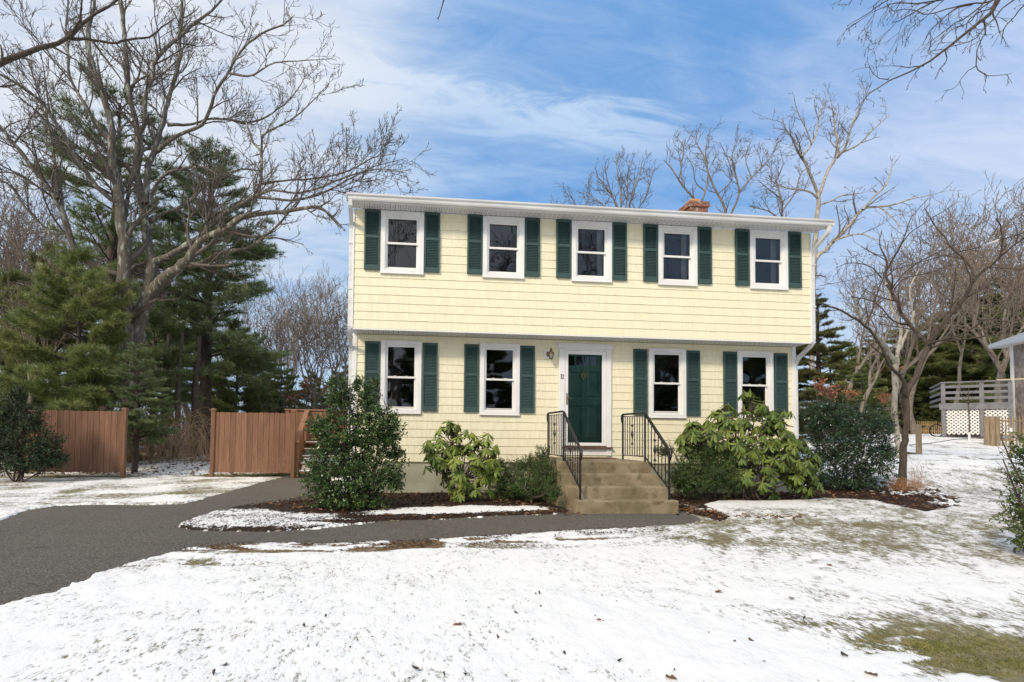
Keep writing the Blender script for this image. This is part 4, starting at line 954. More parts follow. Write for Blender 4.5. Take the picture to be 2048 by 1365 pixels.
# low post with fallen log
pp = at(1838, 912, 4.2); lp = thing('wooden_post', 'short square weathered wooden post standing alone in the snowy side yard', 'post', pp, R_(10)); hh = float(at(1838, 849, 4.2)[2]-pp[2])
mb = MB(); mb.box((-.055, -.055, -.2), (.055, .055, hh-.01)); mb.box((-.05, -.05, hh-.01), (.05, .05, hh)); mb.build('post_shaft', M_log, lp, .006)
tag(MB().tube([pp+np.array((-1.1, .0, .03)), pp+np.array((-.5, -.05, .07)), pp+np.array((-.07, -.02, .04))], [.05, .06, .045], 9).build('fallen_log', M_bark, None), 'short dark log lying against the foot of the lone post', 'log')
# light new picket fence far back
YP = 26.; a, b = at(1826, 868, YP), at(1892, 868, YP)
pf = thing('picket_fence', 'new pale yellow picket fence far behind the small bare tree', 'fence', a); hP = float(at(1826, 842, YP)[2]-a[2])
n = 16; mb = MB(); 
for i in range(n+12): x = (b[0]-a[0])*i/n; mb.prism([(x, -.2), (x+.09, -.2), (x+.09, hP-.06), (x+.045, hP), (x, hP-.06)], -.02, .0, 'y')
mb.build('pickets', M_newpicket, pf)
mb = MB(); mb.box((0, .001, hP*.68), ((b[0]-a[0])*1.7, .05, hP*.68+.09)); mb.box((0, .001, hP*.2), ((b[0]-a[0])*1.7, .05, hP*.2+.09)); mb.build('rail', M_newpicket, pf)
MB().box((-.14, -.07, -.2), (-.01, .06, hP+.06)).build('gate_post', M_white, pf)
# blue tarp bundle
tp = at(1764, 850, 22.); mb = MB()
rng = np.random.default_rng(5)
V = []; nu, nv = 14, 8
for i in range(nv):
    for j in range(nu):
        t, p = math.pi*.5*i/(nv-1), 2*math.pi*j/nu; q = 1+.18*math.sin(3*p+i)+.08*math.cos(5*p); V.append((.75*math.cos(t)*math.cos(p)*q, .45*math.cos(t)*math.sin(p)*q, .55*math.sin(t)*(1+.1*math.sin(2*p))))
mb.add(V, [(i*nu+j, i*nu+(j+1) % nu, (i+1)*nu+(j+1) % nu, (i+1)*nu+j) for i in range(nv-1) for j in range(nu)])
tag(mb.build('blue_tarp', M_blue, None, loc=tp-np.array((0, 0, .1))), 'crumpled blue tarp covered heap glimpsed past the dark holly', 'tarp')
# bicycle stored under the neighbour's deck
wc = at(1880, 869, 13.3); wc[2] = float(zg(wc[0], wc[1]))+.33; bk = thing('bicycle', 'black bicycle stored under the raised deck, front wheel sticking out past the lattice', 'bicycle', (wc[0]+.45, wc[1], wc[2]-.34), R_(-14))
for x, nm in ((-.5, 'front'), (.52, 'rear')):
    mb = MB(); mb.tube([(x+.32*math.cos(a_), 0, .34+.32*math.sin(a_)) for a_ in np.linspace(0, 2*math.pi, 33)], .028, 7, False); w_ = mb.build('wheel', M_black, bk, smooth=True)
    mb = MB()
    for k in range(14): mb.bar((x, 0, .34), (x+.31*math.cos(k*.449), 0, .34+.31*math.sin(k*.449)), .004)
    mb.tube([(x, -.04, .34), (x, .04, .34)], .025, 8); mb.build('spoke', M_grey, w_)
mb = MB()
for p, q in (((-.42, 0, .88), (.02, 0, .34)), ((-.42, 0, .88), (.16, 0, .86)), ((.02, 0, .34), (.18, 0, .92)), ((.02, 0, .34), (.52, 0, .34)), ((.52, 0, .34), (.16, 0, .84)), ((-.5, 0, .34), (-.40, 0, .98))): mb.tube([p, q], .017, 8)
mb.build('bike_frame', M_black, bk)
MB().tube([(-.46, -.25, 1.02), (-.40, -.1, 1.0), (-.40, .1, 1.0), (-.46, .25, 1.02)], .013, 8).build('handlebar', M_black, bk)
MB().prism([(.06, .93), (.34, .95), (.34, .98), (.06, .96)], -.06, .06, 'y').build('saddle', M_black, bk, .01)
# curved hose line lying on the snow towards the deck
hp = [at(u, v, Y) for u, v, Y in ((1818, 884, 8.2), (1838, 884, 8.6), (1862, 883, 9.2), (1880, 881, 10.), (1905, 878, 11.2), (1940, 877, 12.))]
hp = [np.array((p[0], p[1], float(zg(p[0], p[1]))+.03)) for p in hp]
tag(MB().tube(hp, .016, 6).build('garden_hose', M_black, None, smooth=True), 'thin dark hose running across the side yard snow to the deck', 'hose')
# young sapling with white guard, marker stake
Y = 10.5; p0 = at(1939, 884, Y); p0[2] = float(zg(p0[0], p0[1])); st_ = thing('sapling', 'thin leafless sapling with white trunk guard in front of the lattice', 'tree', p0)
zz_ = [float(at(1939, v, Y)[2]-p0[2]) for v in (865, 790, 755)]
MB().tube([(0, 0, -.1), (0, 0, max(zz_[0], .25))], .04, 8).build('trunk_guard', M_white, st_)
tb = Tubes(); tb.add([(0, 0, .1), (.02, 0, .9), (-.02, 0, 1.6), (.02, 0, zz_[1]+.3)], [.03, .026, .018, .008], 6)
for k in range(14):
    h = rnd.uniform(.8, zz_[1]+.2); a_ = rnd.uniform(0, 6.3); L = rnd.uniform(.3, .7); tb.add([(0, 0, h), (L*.5*math.cos(a_), L*.5*math.sin(a_), h+.3), (L*.8*math.cos(a_), L*.8*math.sin(a_), h+.75*L+.3)], [.012, .008, .004], 4)
tb.build('trunk', M_barkdark, st_)
Y = 4.8; p0 = at(2023, 925, Y); p0[2] = float(zg(p0[0], p0[1])); mk = thing('marker_stake', 'thin grey stake with faded red tape and white cap behind the right holly', 'stake', p0); hS = float(at(2023, 858, Y)[2]-p0[2])
MB().tube([(0, 0, -.1), (.01, 0, hS)], .014, 8).build('rod', M_log, mk); MB().tube([(.002, 0, .02), (.003, 0, .26)], .02, 8).build('tape', M_pink, mk); MB().lathe((.01, 0, hS), [(.035, -.1), (.04, 0), (.02, .03)], 10).build('cap', M_white, mk)

# overhead service cable with grey sleeve, from the right edge to behind the house
c0 = [at(2200, 425, 6.), at(2048, 466, 9.), at(1998, 481, 10.), at(1965, 493, 10.8), at(1850, 522, 14.), at(1780, 542, 17), at(1700, 561, 21.), at(1640, 572, 25)]
cb = thing('overhead_cable', 'black overhead service cable with a pale grey sleeve crossing the right treetops', 'cable', c0[0])
MB().tube([p-c0[0] for p in c0], [.02, .021, .022, .022, .02, .018, .016, .015], 6).build('wire', M_cable, cb, smooth=True)
MB().tube([p-c0[0] for p in c0[2:4]], .055, 8).build('sleeve', M_sleeve, cb, smooth=True)
for dv in (22, 38):
    c1 = [at(u, v+dv+(u-1700)*.03, Y) for (u, v, Y) in ((2200, 440, 6), (2048, 480, 9), (1900, 520, 13), (1760, 553, 18))]
# ================================================================== trees
def crm(P, m):
    """Catmull-Rom resampling of a polyline to m points (any dimension)"""
    P = np.asarray(P, float); n = len(P); out = []
    Q = np.vstack([2*P[0]-P[1], P, 2*P[-1]-P[-2]])
    seg = np.r_[0, np.cumsum(np.linalg.norm(np.diff(P[:, :3], axis=0), axis=1))]
    for s in np.linspace(0, seg[-1], m):
        i = min(max(np.searchsorted(seg, s, 'right')-1, 0), n-2); t = (s-seg[i])/(seg[i+1]-seg[i]+1e-9)
        a, b, c, d = Q[i], Q[i+1], Q[i+2], Q[i+3]
        out.append(.5*((2*b)+(c-a)*t+(2*a-5*b+4*c-d)*t*t+(3*b-a-3*c+d)*t**3))
    return np.array(out)
def rdir(rg, d, ang):
    """rotate d by about ang in a random azimuth"""
    a = np.cross(d, rg.normal(size=3)); a /= np.linalg.norm(a)+1e-9
    return d*math.cos(ang)+a*math.sin(ang)
def sprout(T, rg, P, r, L, lvl, maxlvl, dn=2.2, up=.25, minr=.0022, t0=.25, wig=.17, ang=(.5, 1.0), fall=.62, lim=None, droop=0.):
    """recursive side shoots along polyline P (radii r)"""
    seg = np.linalg.norm(np.diff(P, axis=0), axis=1); tot = seg.sum(); cum = np.r_[0, np.cumsum(seg)]
    k = max(1, int(tot*dn*(1.5**lvl)*(1-t0)))
    if lim: k = min(k, lim[min(lvl, len(lim)-1)] if isinstance(lim, tuple) else lim)
    for j in range(k):
        s = tot*(t0+(1-t0)*(j+rg.random())/k); i = min(np.searchsorted(cum, s, 'right')-1, len(P)-2); t = (s-cum[i])/(seg[i]+1e-9)
        p = P[i]*(1-t)+P[i+1]*t; rr = (r[i]*(1-t)+r[i+1]*t); d = (P[i+1]-P[i])/(seg[i]+1e-9)
        l = L*(.55+.75*rg.random())*(1-.45*s/tot); r0 = max(rr*(.42+.2*rg.random()), minr)
        dd = rdir(rg, d, rg.uniform(*ang)); dd[2] += up*rg.random()-droop; dd /= np.linalg.norm(dd)
        n = 5 if lvl < maxlvl else 4; pts = [p]; q = p.copy()
        for m in range(n-1):
            dd = dd+rg.normal(size=3)*wig; dd[2] += up*.35-droop*.3; dd /= np.linalg.norm(dd); q = q+dd*l/(n-1); pts.append(q.copy())
        pts = np.array(pts); rs = r0*np.linspace(1, .35, n); rs = np.maximum(rs, minr*.6)
        T.add(pts, rs, 5 if r0 > .02 else (4 if r0 > .007 else 3))
        if lvl < maxlvl: sprout(T, rg, pts, rs, l*fall, lvl+1, maxlvl, dn, up, minr, .15, wig, ang, fall, lim, droop)

def traced_tree(name, label, cat, Ybase, stems, seed, mt, mw, L=1.3, maxlvl=3, dn=2.0, sc_=1., loc0=None, group=None, minr=.003, up=.22, t0=.3, crown=None, lim=None, tip=True, droop=0.):
    """limbs followed in the photograph, each given its own depth; stems: list of (points[(u,v,halfwidth px)], y0, y1, twig factor)"""
    rg = np.random.default_rng(seed); limbs = Tubes(); tw = Tubes()
    base = None
    for pts, y0, y1, tf in stems:
        n = len(pts); W3 = []
        for i, (u, v, hw) in enumerate(pts):
            Yq = y0+(y1-y0)*i/(n-1); p = at(u*sc_, v*sc_, Yq); W3.append((*p, hw*sc_*depth(p)/F_PX))
        W3 = np.array(W3); m = max(6, int(len(pts)*2.6)); Q = crm(W3, m); P = Q[:, :3]; r = np.maximum(Q[:, 3], .004)
        P[1:-1] += rg.normal(size=(m-2, 3))*(.12*r[1:-1, None]+.004)
        if base is None: base = np.array(loc0) if loc0 is not None else np.array((P[0, 0], P[0, 1], float(zg(P[0, 0], P[0, 1]))))
        P = P-base
        if tip:
            d = P[-1]-P[-2]; d /= np.linalg.norm(d)+1e-9
        limbs.add(P, r, 10 if r[0] > .08 else 7)
        if tf > 0: sprout(tw, rg, P, r, L*tf, 0, maxlvl, dn, up, minr, t0, lim=lim, droop=droop)
    o = thing(name, label, cat, base, 0, group)
    limbs.build('trunk', mt, o); tw.build('crown', mw, o)
    return o
S1 = 1/2.2743
def C1(L): return [(a*S1, b*S1, c*S1*.84) for a, b, c in L]
big = [
 (([(258, 948, 19), (259, 860, 17), (262, 800, 17), (268, 716, 16), (278, 660, 14.5), (290, 610, 13.5), (300, 565, 12), (306, 530, 11)]), 4.6, 5.0, 0),
 (C1([(697, 1205, 24), (680, 1120, 23), (665, 1020, 21), (645, 920, 20), (627, 820, 18), (620, 740, 17), (628, 650, 16), (622, 580, 15), (600, 490, 13), (583, 400, 13), (576, 300, 12), (568, 200, 11), (560, 100, 11), (548, 0, 10), (535, -120, 7)]), 5.0, 6.2, 1.),
 ([(262, 830, 16), (256, 760, 16), (252, 700, 15), (250, 650, 14), (250, 600, 13), (249, 560, 12.5), (246, 475, 11), (240, 413, 10), (235, 365, 9), (226, 325, 8), (222, 281, 7), (224, 259, 6), (211, 207, 6), (200, 167, 5.5), (185, 132, 5), (176, 92, 4.5), (178, 57, 4), (187, 20, 3), (192, -40, 2)], 4.6, 4.2, .9),
 (C1([(545, 935, 15), (515, 915, 12), (450, 860, 12), (390, 780, 11), (330, 690, 10), (280, 600, 9), (220, 510, 9), (170, 450, 8), (90, 390, 7), (0, 340, 6), (-120, 300, 3)]), 4.4, 2.6, 1.),
 (C1([(505, 640, 11), (470, 600, 9), (420, 530, 8), (370, 450, 8), (320, 360, 7), (310, 260, 7), (300, 130, 6), (310, 0, 4), (300, -80, 3)]), 4.3, 6.0, .9),
 (C1([(630, 640, 14), (655, 560, 11), (665, 440, 11), (690, 360, 10), (710, 270, 9), (800, 180, 9), (880, 110, 8), (960, 50, 6), (1010, 0, 5), (1090, -80, 3)]), 5.5, 3.5, .9),
 (C1([(662, 930, 20), (668, 850, 16), (670, 760, 16), (700, 690, 15), (730, 600, 14), (750, 540, 12), (765, 450, 11), (790, 370, 10), (815, 280, 9), (820, 170, 9), (820, 100, 8), (830, 0, 7), (840, -90, 4)]), 5.1, 7.0, .9),
 (C1([(712, 690, 14), (770, 640, 10), (850, 600, 9), (930, 560, 9), (960, 480, 9), (985, 410, 8), (1040, 330, 7), (1090, 240, 6), (1180, 160, 5), (1290, 110, 4), (1340, 70, 2)]), 5.6, 3.0, .75),
 (C1([(762, 570, 10), (840, 570, 7), (900, 560, 6), (960, 540, 6), (1060, 548, 6), (1130, 560, 6), (1230, 520, 4), (1330, 440, 3), (1400, 330, 2)]), 5.8, 6.5, .75),
 (C1([(1045, 335, 7), (1100, 345, 6), (1150, 345, 5), (1240, 290, 4), (1330, 280, 3), (1500, 270, 1.5)]), 4.0, 3.0, .6),
 (C1([(700, 1195, 22), (780, 1160, 18), (860, 1110, 17), (930, 1060, 15), (1010, 980, 14), (1100, 930, 13), (1160, 890, 11), (1185, 840, 9), (1190, 720, 7), (1195, 620, 6), (1240, 590, 5), (1330, 540, 4), (1400, 480, 3), (1500, 380, 1.5)]), 5.0, 3.2, .8),
 (C1([(1120, 560, 5), (1150, 640, 6), (1185, 690, 7), (1190, 740, 8)]), 4.5, 3.9, .4),
 (C1([(1160, 895, 10), (1240, 865, 6), (1340, 880, 5), (1440, 860, 5), (1592, 800, 4), (1740, 770, 3), (1850, 790, 1.5)]), 3.9, 2.4, .8),
 (C1([(1185, 838, 7), (1280, 825, 5), (1400, 815, 5), (1510, 800, 4), (1592, 775, 4), (1700, 720, 3), (1800, 700, 1.5)]), 3.8, 3.6, .8),
 (C1([(1165, 897, 9), (1260, 908, 7), (1340, 912, 6), (1440, 890, 5), (1592, 815, 4), (1700, 760, 2.5), (1850, 720, 1.5)]), 3.9, 2.9, .8),
 ([(292, 600, 13), (312, 572, 12), (330, 558, 12), (347, 545, 10), (374, 523, 9), (396, 488, 7.5), (422, 470, 6.5), (457, 453, 6), (484, 435, 5.5), (528, 427, 4.5), (572, 424, 4), (624, 415, 3.5), (651, 422, 2.5), (690, 462, 1.5)], 5.0, 2.9, .75),
 (C1([(860, 1215, 14), (920, 1195, 10), (1000, 1150, 9), (1120, 1130, 8), (1200, 1080, 7), (1260, 1030, 6), (1310, 970, 5), (1350, 920, 3)]), 4.8, 4.2, .7),
 (C1([(1200, 1083, 5), (1270, 1085, 4), (1380, 1112, 2)]), 4.4, 4.0, .5),
 (C1([(1430, 945, 6), (1480, 965, 4), (1550, 1040, 2.5)]), 3.2, 3.0, .4),
 (C1([(685, 1010, 12), (740, 970, 10), (830, 940, 10), (900, 880, 9), (960, 820, 8), (1040, 790, 6), (1100, 770, 5), (1190, 780, 3)]), 5.2, 6.6, .7),
 (C1([(690, 890, 11), (720, 830, 9), (780, 780, 8), (880, 760, 7), (940, 770, 6), (1000, 800, 5), (1060, 790, 3)]), 5.2, 4.0, .6),
 (C1([(560, 1260, 18), (480, 1235, 15), (370, 1170, 15), (320, 1080, 15), (290, 990, 14), (260, 920, 14), (220, 850, 12), (160, 780, 11), (100, 700, 10), (50, 640, 9), (0, 580, 8), (-100, 500, 4)]), 4.6, 3.0, .9),
 (C1([(300, 1110, 9), (240, 1075, 7), (130, 960, 6), (50, 850, 5), (0, 820, 4)]), 4.0, 3.5, .8),
 (C1([(262, 905, 11), (255, 800, 8), (240, 680, 7), (215, 560, 7), (190, 480, 5), (150, 340, 4), (130, 280, 3)]), 3.8, 5.5, .8),
 (C1([(690, 360, 6), (620, 300, 5), (590, 250, 5), (560, 180, 3)]), 5.0, 4.5, .5),
 (C1([(590, 400, 8), (640, 360, 5), (700, 340, 5), (800, 340, 3)]), 5.6, 5.2, .6),
]
big = [(p_, a_+2.6, b_+2.6, t_) for p_, a_, b_, t_ in big]
traced_tree('bare_tree', 'large many-stemmed leafless tree with lichen on its trunks rising by the left fence', 'tree', 5, big, 3, M_bark, M_barktwig, L=2.3, maxlvl=3, dn=3.2, minr=.0085, lim=(17, 8, 6, 4), t0=.2)
# near limb reaching in from the upper left; its trunk stands outside the picture
J = [
 (C1([(-900, 1500, 60), (-880, 900, 52), (-700, 560, 36), (-350, 400, 24), (0, 290, 16), (100, 245, 14), (200, 215, 12), (300, 178, 10), (370, 110, 9), (450, 60, 7), (530, 0, 6), (600, -60, 3)]), 0.2, 1.0, .5),
 (C1([(320, 178, 9), (420, 182, 7), (520, 200, 6), (560, 185, 6), (680, 170, 5), (740, 120, 4), (800, 80, 2)]), .8, 1.6, .5),
 (C1([(420, 188, 6), (490, 280, 5), (560, 380, 3)]), .9, 1.0, .35),
 (C1([(300, 170, 8), (360, 100, 7), (370, 40, 5), (380, -60, 3)]), .8, .2, .5),
 (C1([(-350, 420, 12), (0, 395, 5), (120, 375, 2)]), .3, .5, .25),
 (C1([(580, 185, 5), (640, 250, 4), (700, 340, 3), (760, 430, 2)]), 1., 1.4, .35),
]
traced_tree('oak_tree', 'leafless tree whose dark lichen-covered limb reaches in at the top left corner', 'tree', 0, J, 8, M_barkdark, M_barktwig, L=1.7, maxlvl=3, dn=2.6, minr=.0055, loc0=on(-9.2, .2), lim=(14, 8, 5, 4))
# limb over the upper right; trunk to the right outside the picture
S3 = 1/3.25
def C3(L): return [(1500+a*S3, b*S3, c*S3) for a, b, c in L]
K = [
 ([(2330, 1000, 58), (2340, 600, 50), (2300, 200, 44), (2200, -150, 30), (2080, -150, 16), (1995, 0, 4.5), (1986, 22, 3.6), (1968, 42, 3), (1937, 62, 2.6), (1909, 83, 2.4), (1885, 105, 2.2), (1848, 132, 1.8), (1820, 143, 1.5), (1780, 160, 1.2), (1755, 178, .9), (1728, 196, .7), (1709, 222, .5)], -3.6, -2.4, .33),
 (C3([(1520, 135, 5), (1530, 210, 4), (1490, 290, 3), (1465, 430, 3), (1510, 480, 2), (1600, 495, 2), (1700, 480, 1.5)]), -3., -3.2, .3),
 (C3([(1465, 432, 3), (1400, 480, 2), (1330, 570, 1.5), (1255, 595, 1)]), -3.1, -2.6, .25),
 (C3([(1900, -40, 5), (1781, 40, 4), (1720, 110, 3), (1650, 190, 3), (1630, 290, 1.5)]), -3.2, -2.8, .3),
 (C3([(1700, -60, 7), (1560, 10, 5), (1400, 30, 4), (1250, 70, 3.5), (1150, 90, 3), (1020, 60, 2), (900, 75, 1)]), -3., -2.4, .42),
 (C3([(1500, -60, 6), (1350, -20, 5), (1100, 20, 4), (960, 20, 3), (840, 60, 2), (720, 130, 1.5), (620, 200, 1)]), -2.8, -2.0, .42),
 (C3([(1450, 30, 4), (1330, 60, 4), (1250, 130, 3), (1170, 200, 2.5), (1120, 300, 1.5)]), -2.7, -2.2, .4),
 (C3([(1600, 40, 4), (1480, 90, 3), (1420, 130, 3), (1400, 210, 2)]), -2.9, -2.5, .3),
 (C3([(1130, 430, 4), (1040, 440, 3), (960, 430, 2), (860, 430, 1)]), -2.7, -2.5, .25),
 (C3([(900, 520, 3), (820, 500, 2), (770, 420, 1.5), (765, 370, 1)]), -2.6, -2.5, .22),
 (C3([(1270, 330, 4), (1280, 390, 2.5), (1240, 450, 2), (1200, 520, 1)]), -2.9, -2.8, .22),
 (C3([(1600, -60, 6), (1430, 100, 4), (1330, 150, 3), (1230, 230, 2.5), (1130, 300, 1.5)]), -3., -2.4, .5),
 (C3([(1680, -60, 6), (1500, 60, 4), (1420, 150, 3), (1300, 200, 2.5), (1200, 330, 1.5)]), -3.2, -2.9, .5),
 (C3([(1300, -40, 5), (1100, 60, 4), (980, 130, 2.5), (925, 145, 1.5)]), -2.6, -2.0, .5),
 (C3([(1100, -60, 5), (900, 0, 3.5), (780, 80, 2.5), (700, 130, 2), (630, 170, 1)]), -2.4, -1.8, .5),
 (C3([(1800, -60, 6), (1650, 50, 4), (1560, 150, 3), (1450, 260, 2.5), (1330, 300, 1.5)]), -3.4, -3.2, .45),
 (C3([(1300, -90, 6), (1000, -60, 4), (700, -20, 2.5), (640, 40, 1.5)]), -2.6, -1.8, .4),
 ([(2080, -150, 14), (1700, -280, 10), (1300, -200, 6), (1000, -110, 4), (905, -50, 2.2), (893, 0, 1.6), (885, 18, 1.2), (877, 38, .7)], -3.4, -2.6, .12),
]
traced_tree('oak_tree', 'leafless tree whose dark twiggy limb hangs down across the top right corner', 'tree', 0, K, 12, M_barkdark, M_barkdark, L=1.5, maxlvl=3, dn=4.5, minr=.0050, loc0=on(11.6, -3.6), up=.0, lim=(22, 10, 6, 4), t0=.2, droop=.25)
# small dark tree in the bed right of the house
S8 = 1/2.73
def C8(L): return [(1600+a*S8, 560+b*S8, c*S8*.84) for a, b, c in L]
def C9(L): return [(1700+a/5.25, 380+b/5.25, c/5.25*.8) for a, b, c in L]
T1 = [
 (C8([(548, 1150, 28), (556, 1080, 22), (564, 980, 19), (574, 850, 18), (580, 700, 17), (578, 610, 20), (612, 560, 17), (650, 480, 15), (688, 395, 14), (697, 352, 16)]), .5, .7, .0),
 (C8([(697, 352, 14), (640, 290, 11), (580, 220, 10), (540, 150, 9), (515, 90, 9), (480, 30, 8)])+C9([(440, 1040, 18), (380, 900, 12), (385, 770, 12), (340, 650, 9), (310, 560, 7), (330, 430, 4)]), .7, 1.6, .75),
 (C8([(697, 352, 14), (740, 290, 12), (800, 210, 12), (860, 150, 12), (905, 85, 11)])+C9([(1290, 970, 18), (1400, 850, 16), (1500, 780, 14), (1590, 660, 11), (1590, 420, 8), (1540, 300, 6)]), .7, -.6, .75),
 (C9([(1300, 940, 14), (1260, 800, 12), (1140, 680, 10), (1050, 590, 9), (1000, 500, 9), (900, 390, 8), (820, 250, 6), (780, 190, 4)]), .2, 1.4, .7),
 (C9([(1500, 780, 12), (1650, 640, 9), (1827, 500, 8), (1950, 400, 5)]), -.1, -1.2, .7),
 (C8([(690, 360, 8), (760, 330, 6), (900, 290, 5), (1010, 220, 4), (1150, 230, 3)]), .7, -.6, .7),
 (C8([(574, 620, 15), (570, 560, 11), (540, 520, 10), (500, 480, 10), (450, 380, 8), (400, 300, 7), (350, 250, 8), (250, 180, 6), (150, 140, 5), (90, 120, 3)]), .5, -.4, .7),
 (C8([(350, 250, 6), (390, 180, 6), (420, 80, 5), (450, 0, 4), (480, -100, 3)]), .0, .8, .7),
 (C8([(660, 320, 8), (600, 250, 7), (520, 230, 5), (400, 120, 4), (280, 90, 3)]), .7, 1.6, .7),
 (C9([(385, 850, 10), (500, 650, 8), (620, 470, 6), (830, 320, 5), (1080, 160, 3)]), 1.3, .2, .6),
 (C9([(400, 820, 9), (560, 520, 7), (640, 300, 5), (820, 90, 3)]), 1.3, 2.2, .6),
 (C9([(440, 1030, 9), (600, 850, 7), (830, 700, 6), (1050, 600, 4), (1250, 520, 3)]), 1., .2, .6),
 (C9([(440, 1090, 9), (560, 940, 7), (830, 870, 6), (1100, 780, 4), (1400, 700, 3)]), 1., 1.6, .6),
 (C9([(330, 920, 8), (200, 800, 6), (0, 770, 5), (-150, 820, 3)]), 1.2, .4, .6),
 (C8([(720, 370, 6), (830, 330, 5), (1000, 310, 4), (1220, 270, 3)]), .6, -.9, .7),
]
traced_tree('small_tree', 'small dark leafless tree with low forked trunk in the bed right of the house', 'tree', .5, T1, 21, M_barkdark, M_barkdark, L=1.4, maxlvl=3, dn=2.4, minr=.0045, up=.12, lim=10, t0=.12)
T2 = [
 (C8([(545, 1010, 17), (540, 940, 15), (532, 860, 15), (520, 760, 16), (513, 640, 16), (520, 520, 18), (527, 430, 16)]), 3.6, 3.9, 0),
 (C8([(525, 470, 13), (490, 400, 12), (440, 330, 12), (385, 275, 10), (345, 235, 9), (300, 120, 6), (290, 20, 4)]), 3.9, 3.0, .9),
 (C8([(527, 430, 12), (545, 330, 10), (550, 250, 9), (500, 160, 7), (480, 40, 6), (470, -80, 4)]), 3.9, 5.2, .9),
 (C8([(530, 400, 10), (580, 300, 8), (620, 180, 7), (600, 60, 5), (650, -60, 4)]), 4., 4.6, .9),
]
traced_tree('pale_barked_tree', 'pale lichen-barked leafless tree standing just behind the small dark tree', 'tree', 4, T2, 22, M_barkpale, M_barktwig, L=1.6, maxlvl=3, dn=1.7, minr=.006, lim=10)
S2 = 1/2.56
def C2(L): return [(1100+a*S2, 160+b*S2, c*S2*.78) for a, b, c in L]
R1 = [
 (C2([(1340, 1500, 17), (1350, 1000, 16), (1365, 720, 14), (1378, 620, 12), (1372, 575, 11)]), 13., 13.2, 0),
 (C2([(1372, 580, 10), (1345, 520, 9), (1325, 470, 9), (1300, 410, 8), (1270, 370, 7), (1250, 310, 6), (1210, 260, 5), (1190, 200, 3)]), 13.2, 12., .8),
 (C2([(1290, 395, 7), (1340, 330, 6), (1370, 250, 5), (1385, 170, 4), (1420, 90, 2)]), 12.5, 13.4, .7),
 (C2([(1378, 590, 10), (1400, 530, 9), (1425, 460, 9), (1465, 400, 9), (1475, 340, 7), (1460, 260, 6), (1450, 180, 4), (1440, 110, 2)]), 13.2, 14.6, .8),
 (C2([(1470, 400, 8), (1510, 350, 7), (1530, 280, 6), (1560, 200, 5), (1600, 120, 3), (1640, 60, 2)]), 14., 13., .9),
 (C2([(1490, 375, 6), (1580, 330, 5), (1660, 250, 4), (1740, 180, 2)]), 14., 12.8, .8),
 (C2([(1375, 610, 8), (1320, 570, 6), (1250, 560, 5), (1170, 540, 4), (1110, 500, 2)]), 13.2, 12., .7),
 (C2([(1380, 640, 7), (1440, 620, 5), (1500, 590, 4), (1590, 580, 2)]), 13.2, 12.2, .7),
 (C2([(1340, 330, 4), (1310, 250, 4), (1270, 170, 3), (1250, 100, 2)]), 12.6, 12, .6),
]
traced_tree('pale_barked_tree', 'tall pale-barked leafless tree rising over the right end of the roof', 'tree', 13, R1, 31, M_barkpale, M_barktwig, L=2.2, maxlvl=3, dn=2.6, minr=.0095, lim=(14, 9, 6, 3))
R2 = [
 (C2([(1180, 1500, 17), (1280, 1080, 15), (1360, 920, 13), (1450, 830, 12), (1540, 740, 11), (1570, 690, 9), (1620, 655, 8), (1680, 650, 7), (1760, 640, 5), (1850, 610, 4), (1970, 585, 2)]), 11., 10., .8),
 (C2([(1600, 665, 7), (1640, 620, 5), (1690, 570, 5), (1725, 530, 5), (1745, 470, 4), (1755, 400, 2)]), 10.3, 11., .6),
 (C2([(1450, 830, 7), (1520, 800, 6), (1600, 790, 4), (1680, 830, 2)]), 10.6, 10., .7),
 (C2([(1690, 655, 5), (1750, 700, 4), (1800, 770, 2)]), 10., 9.4, .6),
]
traced_tree('leaning_tree', 'leaning pale leafless tree reaching out right of the downspout', 'tree', 11, R2, 32, M_barkpale, M_barktwig, L=1.9, maxlvl=3, dn=2.6, minr=.0085, lim=(14, 8, 6, 3))

S5 = 1/2.052
def C5(L): return [(1050+a*S5, 150+b*S5, c*S5*.5) for a, b, c in L]
RA = [
 (C5([(700, 1100, 12), (700, 800, 11), (705, 560, 10), (690, 505, 8), (650, 460, 7), (625, 420, 6), (600, 380, 5), (570, 350, 3)]), 15., 14.6, .8),
 (C5([(650, 462, 6), (640, 380, 5), (652, 300, 4), (620, 255, 2)]), 14.8, 15.6, .8),
 (C5([(705, 560, 8), (740, 480, 6), (750, 400, 5), (730, 330, 5), (700, 270, 4), (720, 205, 2)]), 15., 15.8, .8),
 (C5([(740, 480, 5), (700, 440, 4), (690, 380, 3), (660, 330, 2)]), 15.2, 14.4, .7)]
traced_tree('bare_tree', 'crooked bare tree rising just left of the chimney', 'tree', 15, RA, 33, M_farbark, M_barktwig, L=1.7, maxlvl=3, dn=3.4, minr=.0085, lim=(16, 9, 6, 4))
RB = [
 (C5([(835, 1100, 13), (835, 800, 12), (830, 600, 11), (810, 520, 9), (780, 470, 8), (755, 410, 7), (740, 350, 6), (745, 280, 4), (762, 215, 2)]), 16., 16.4, .8),
 (C5([(832, 600, 9), (860, 540, 8), (880, 480, 7), (860, 400, 6), (850, 330, 4), (885, 240, 2)]), 16., 15., .8),
 (C5([(880, 480, 6), (930, 420, 5), (980, 370, 5), (1020, 320, 4), (1045, 260, 2)]), 15.6, 16.4, .8),
 (C5([(930, 425, 5), (905, 340, 4), (935, 255, 2)]), 15.8, 17, .7),
 (C5([(790, 490, 5), (850, 430, 4), (830, 340, 3), (800, 280, 2)]), 16.2, 15.2, .7)]
traced_tree('bare_tree', 'spreading bare tree rising just right of the chimney', 'tree', 16, RB, 34, M_farbark, M_barktwig, L=1.7, maxlvl=3, dn=3.4, minr=.0085, lim=(16, 9, 6, 4))
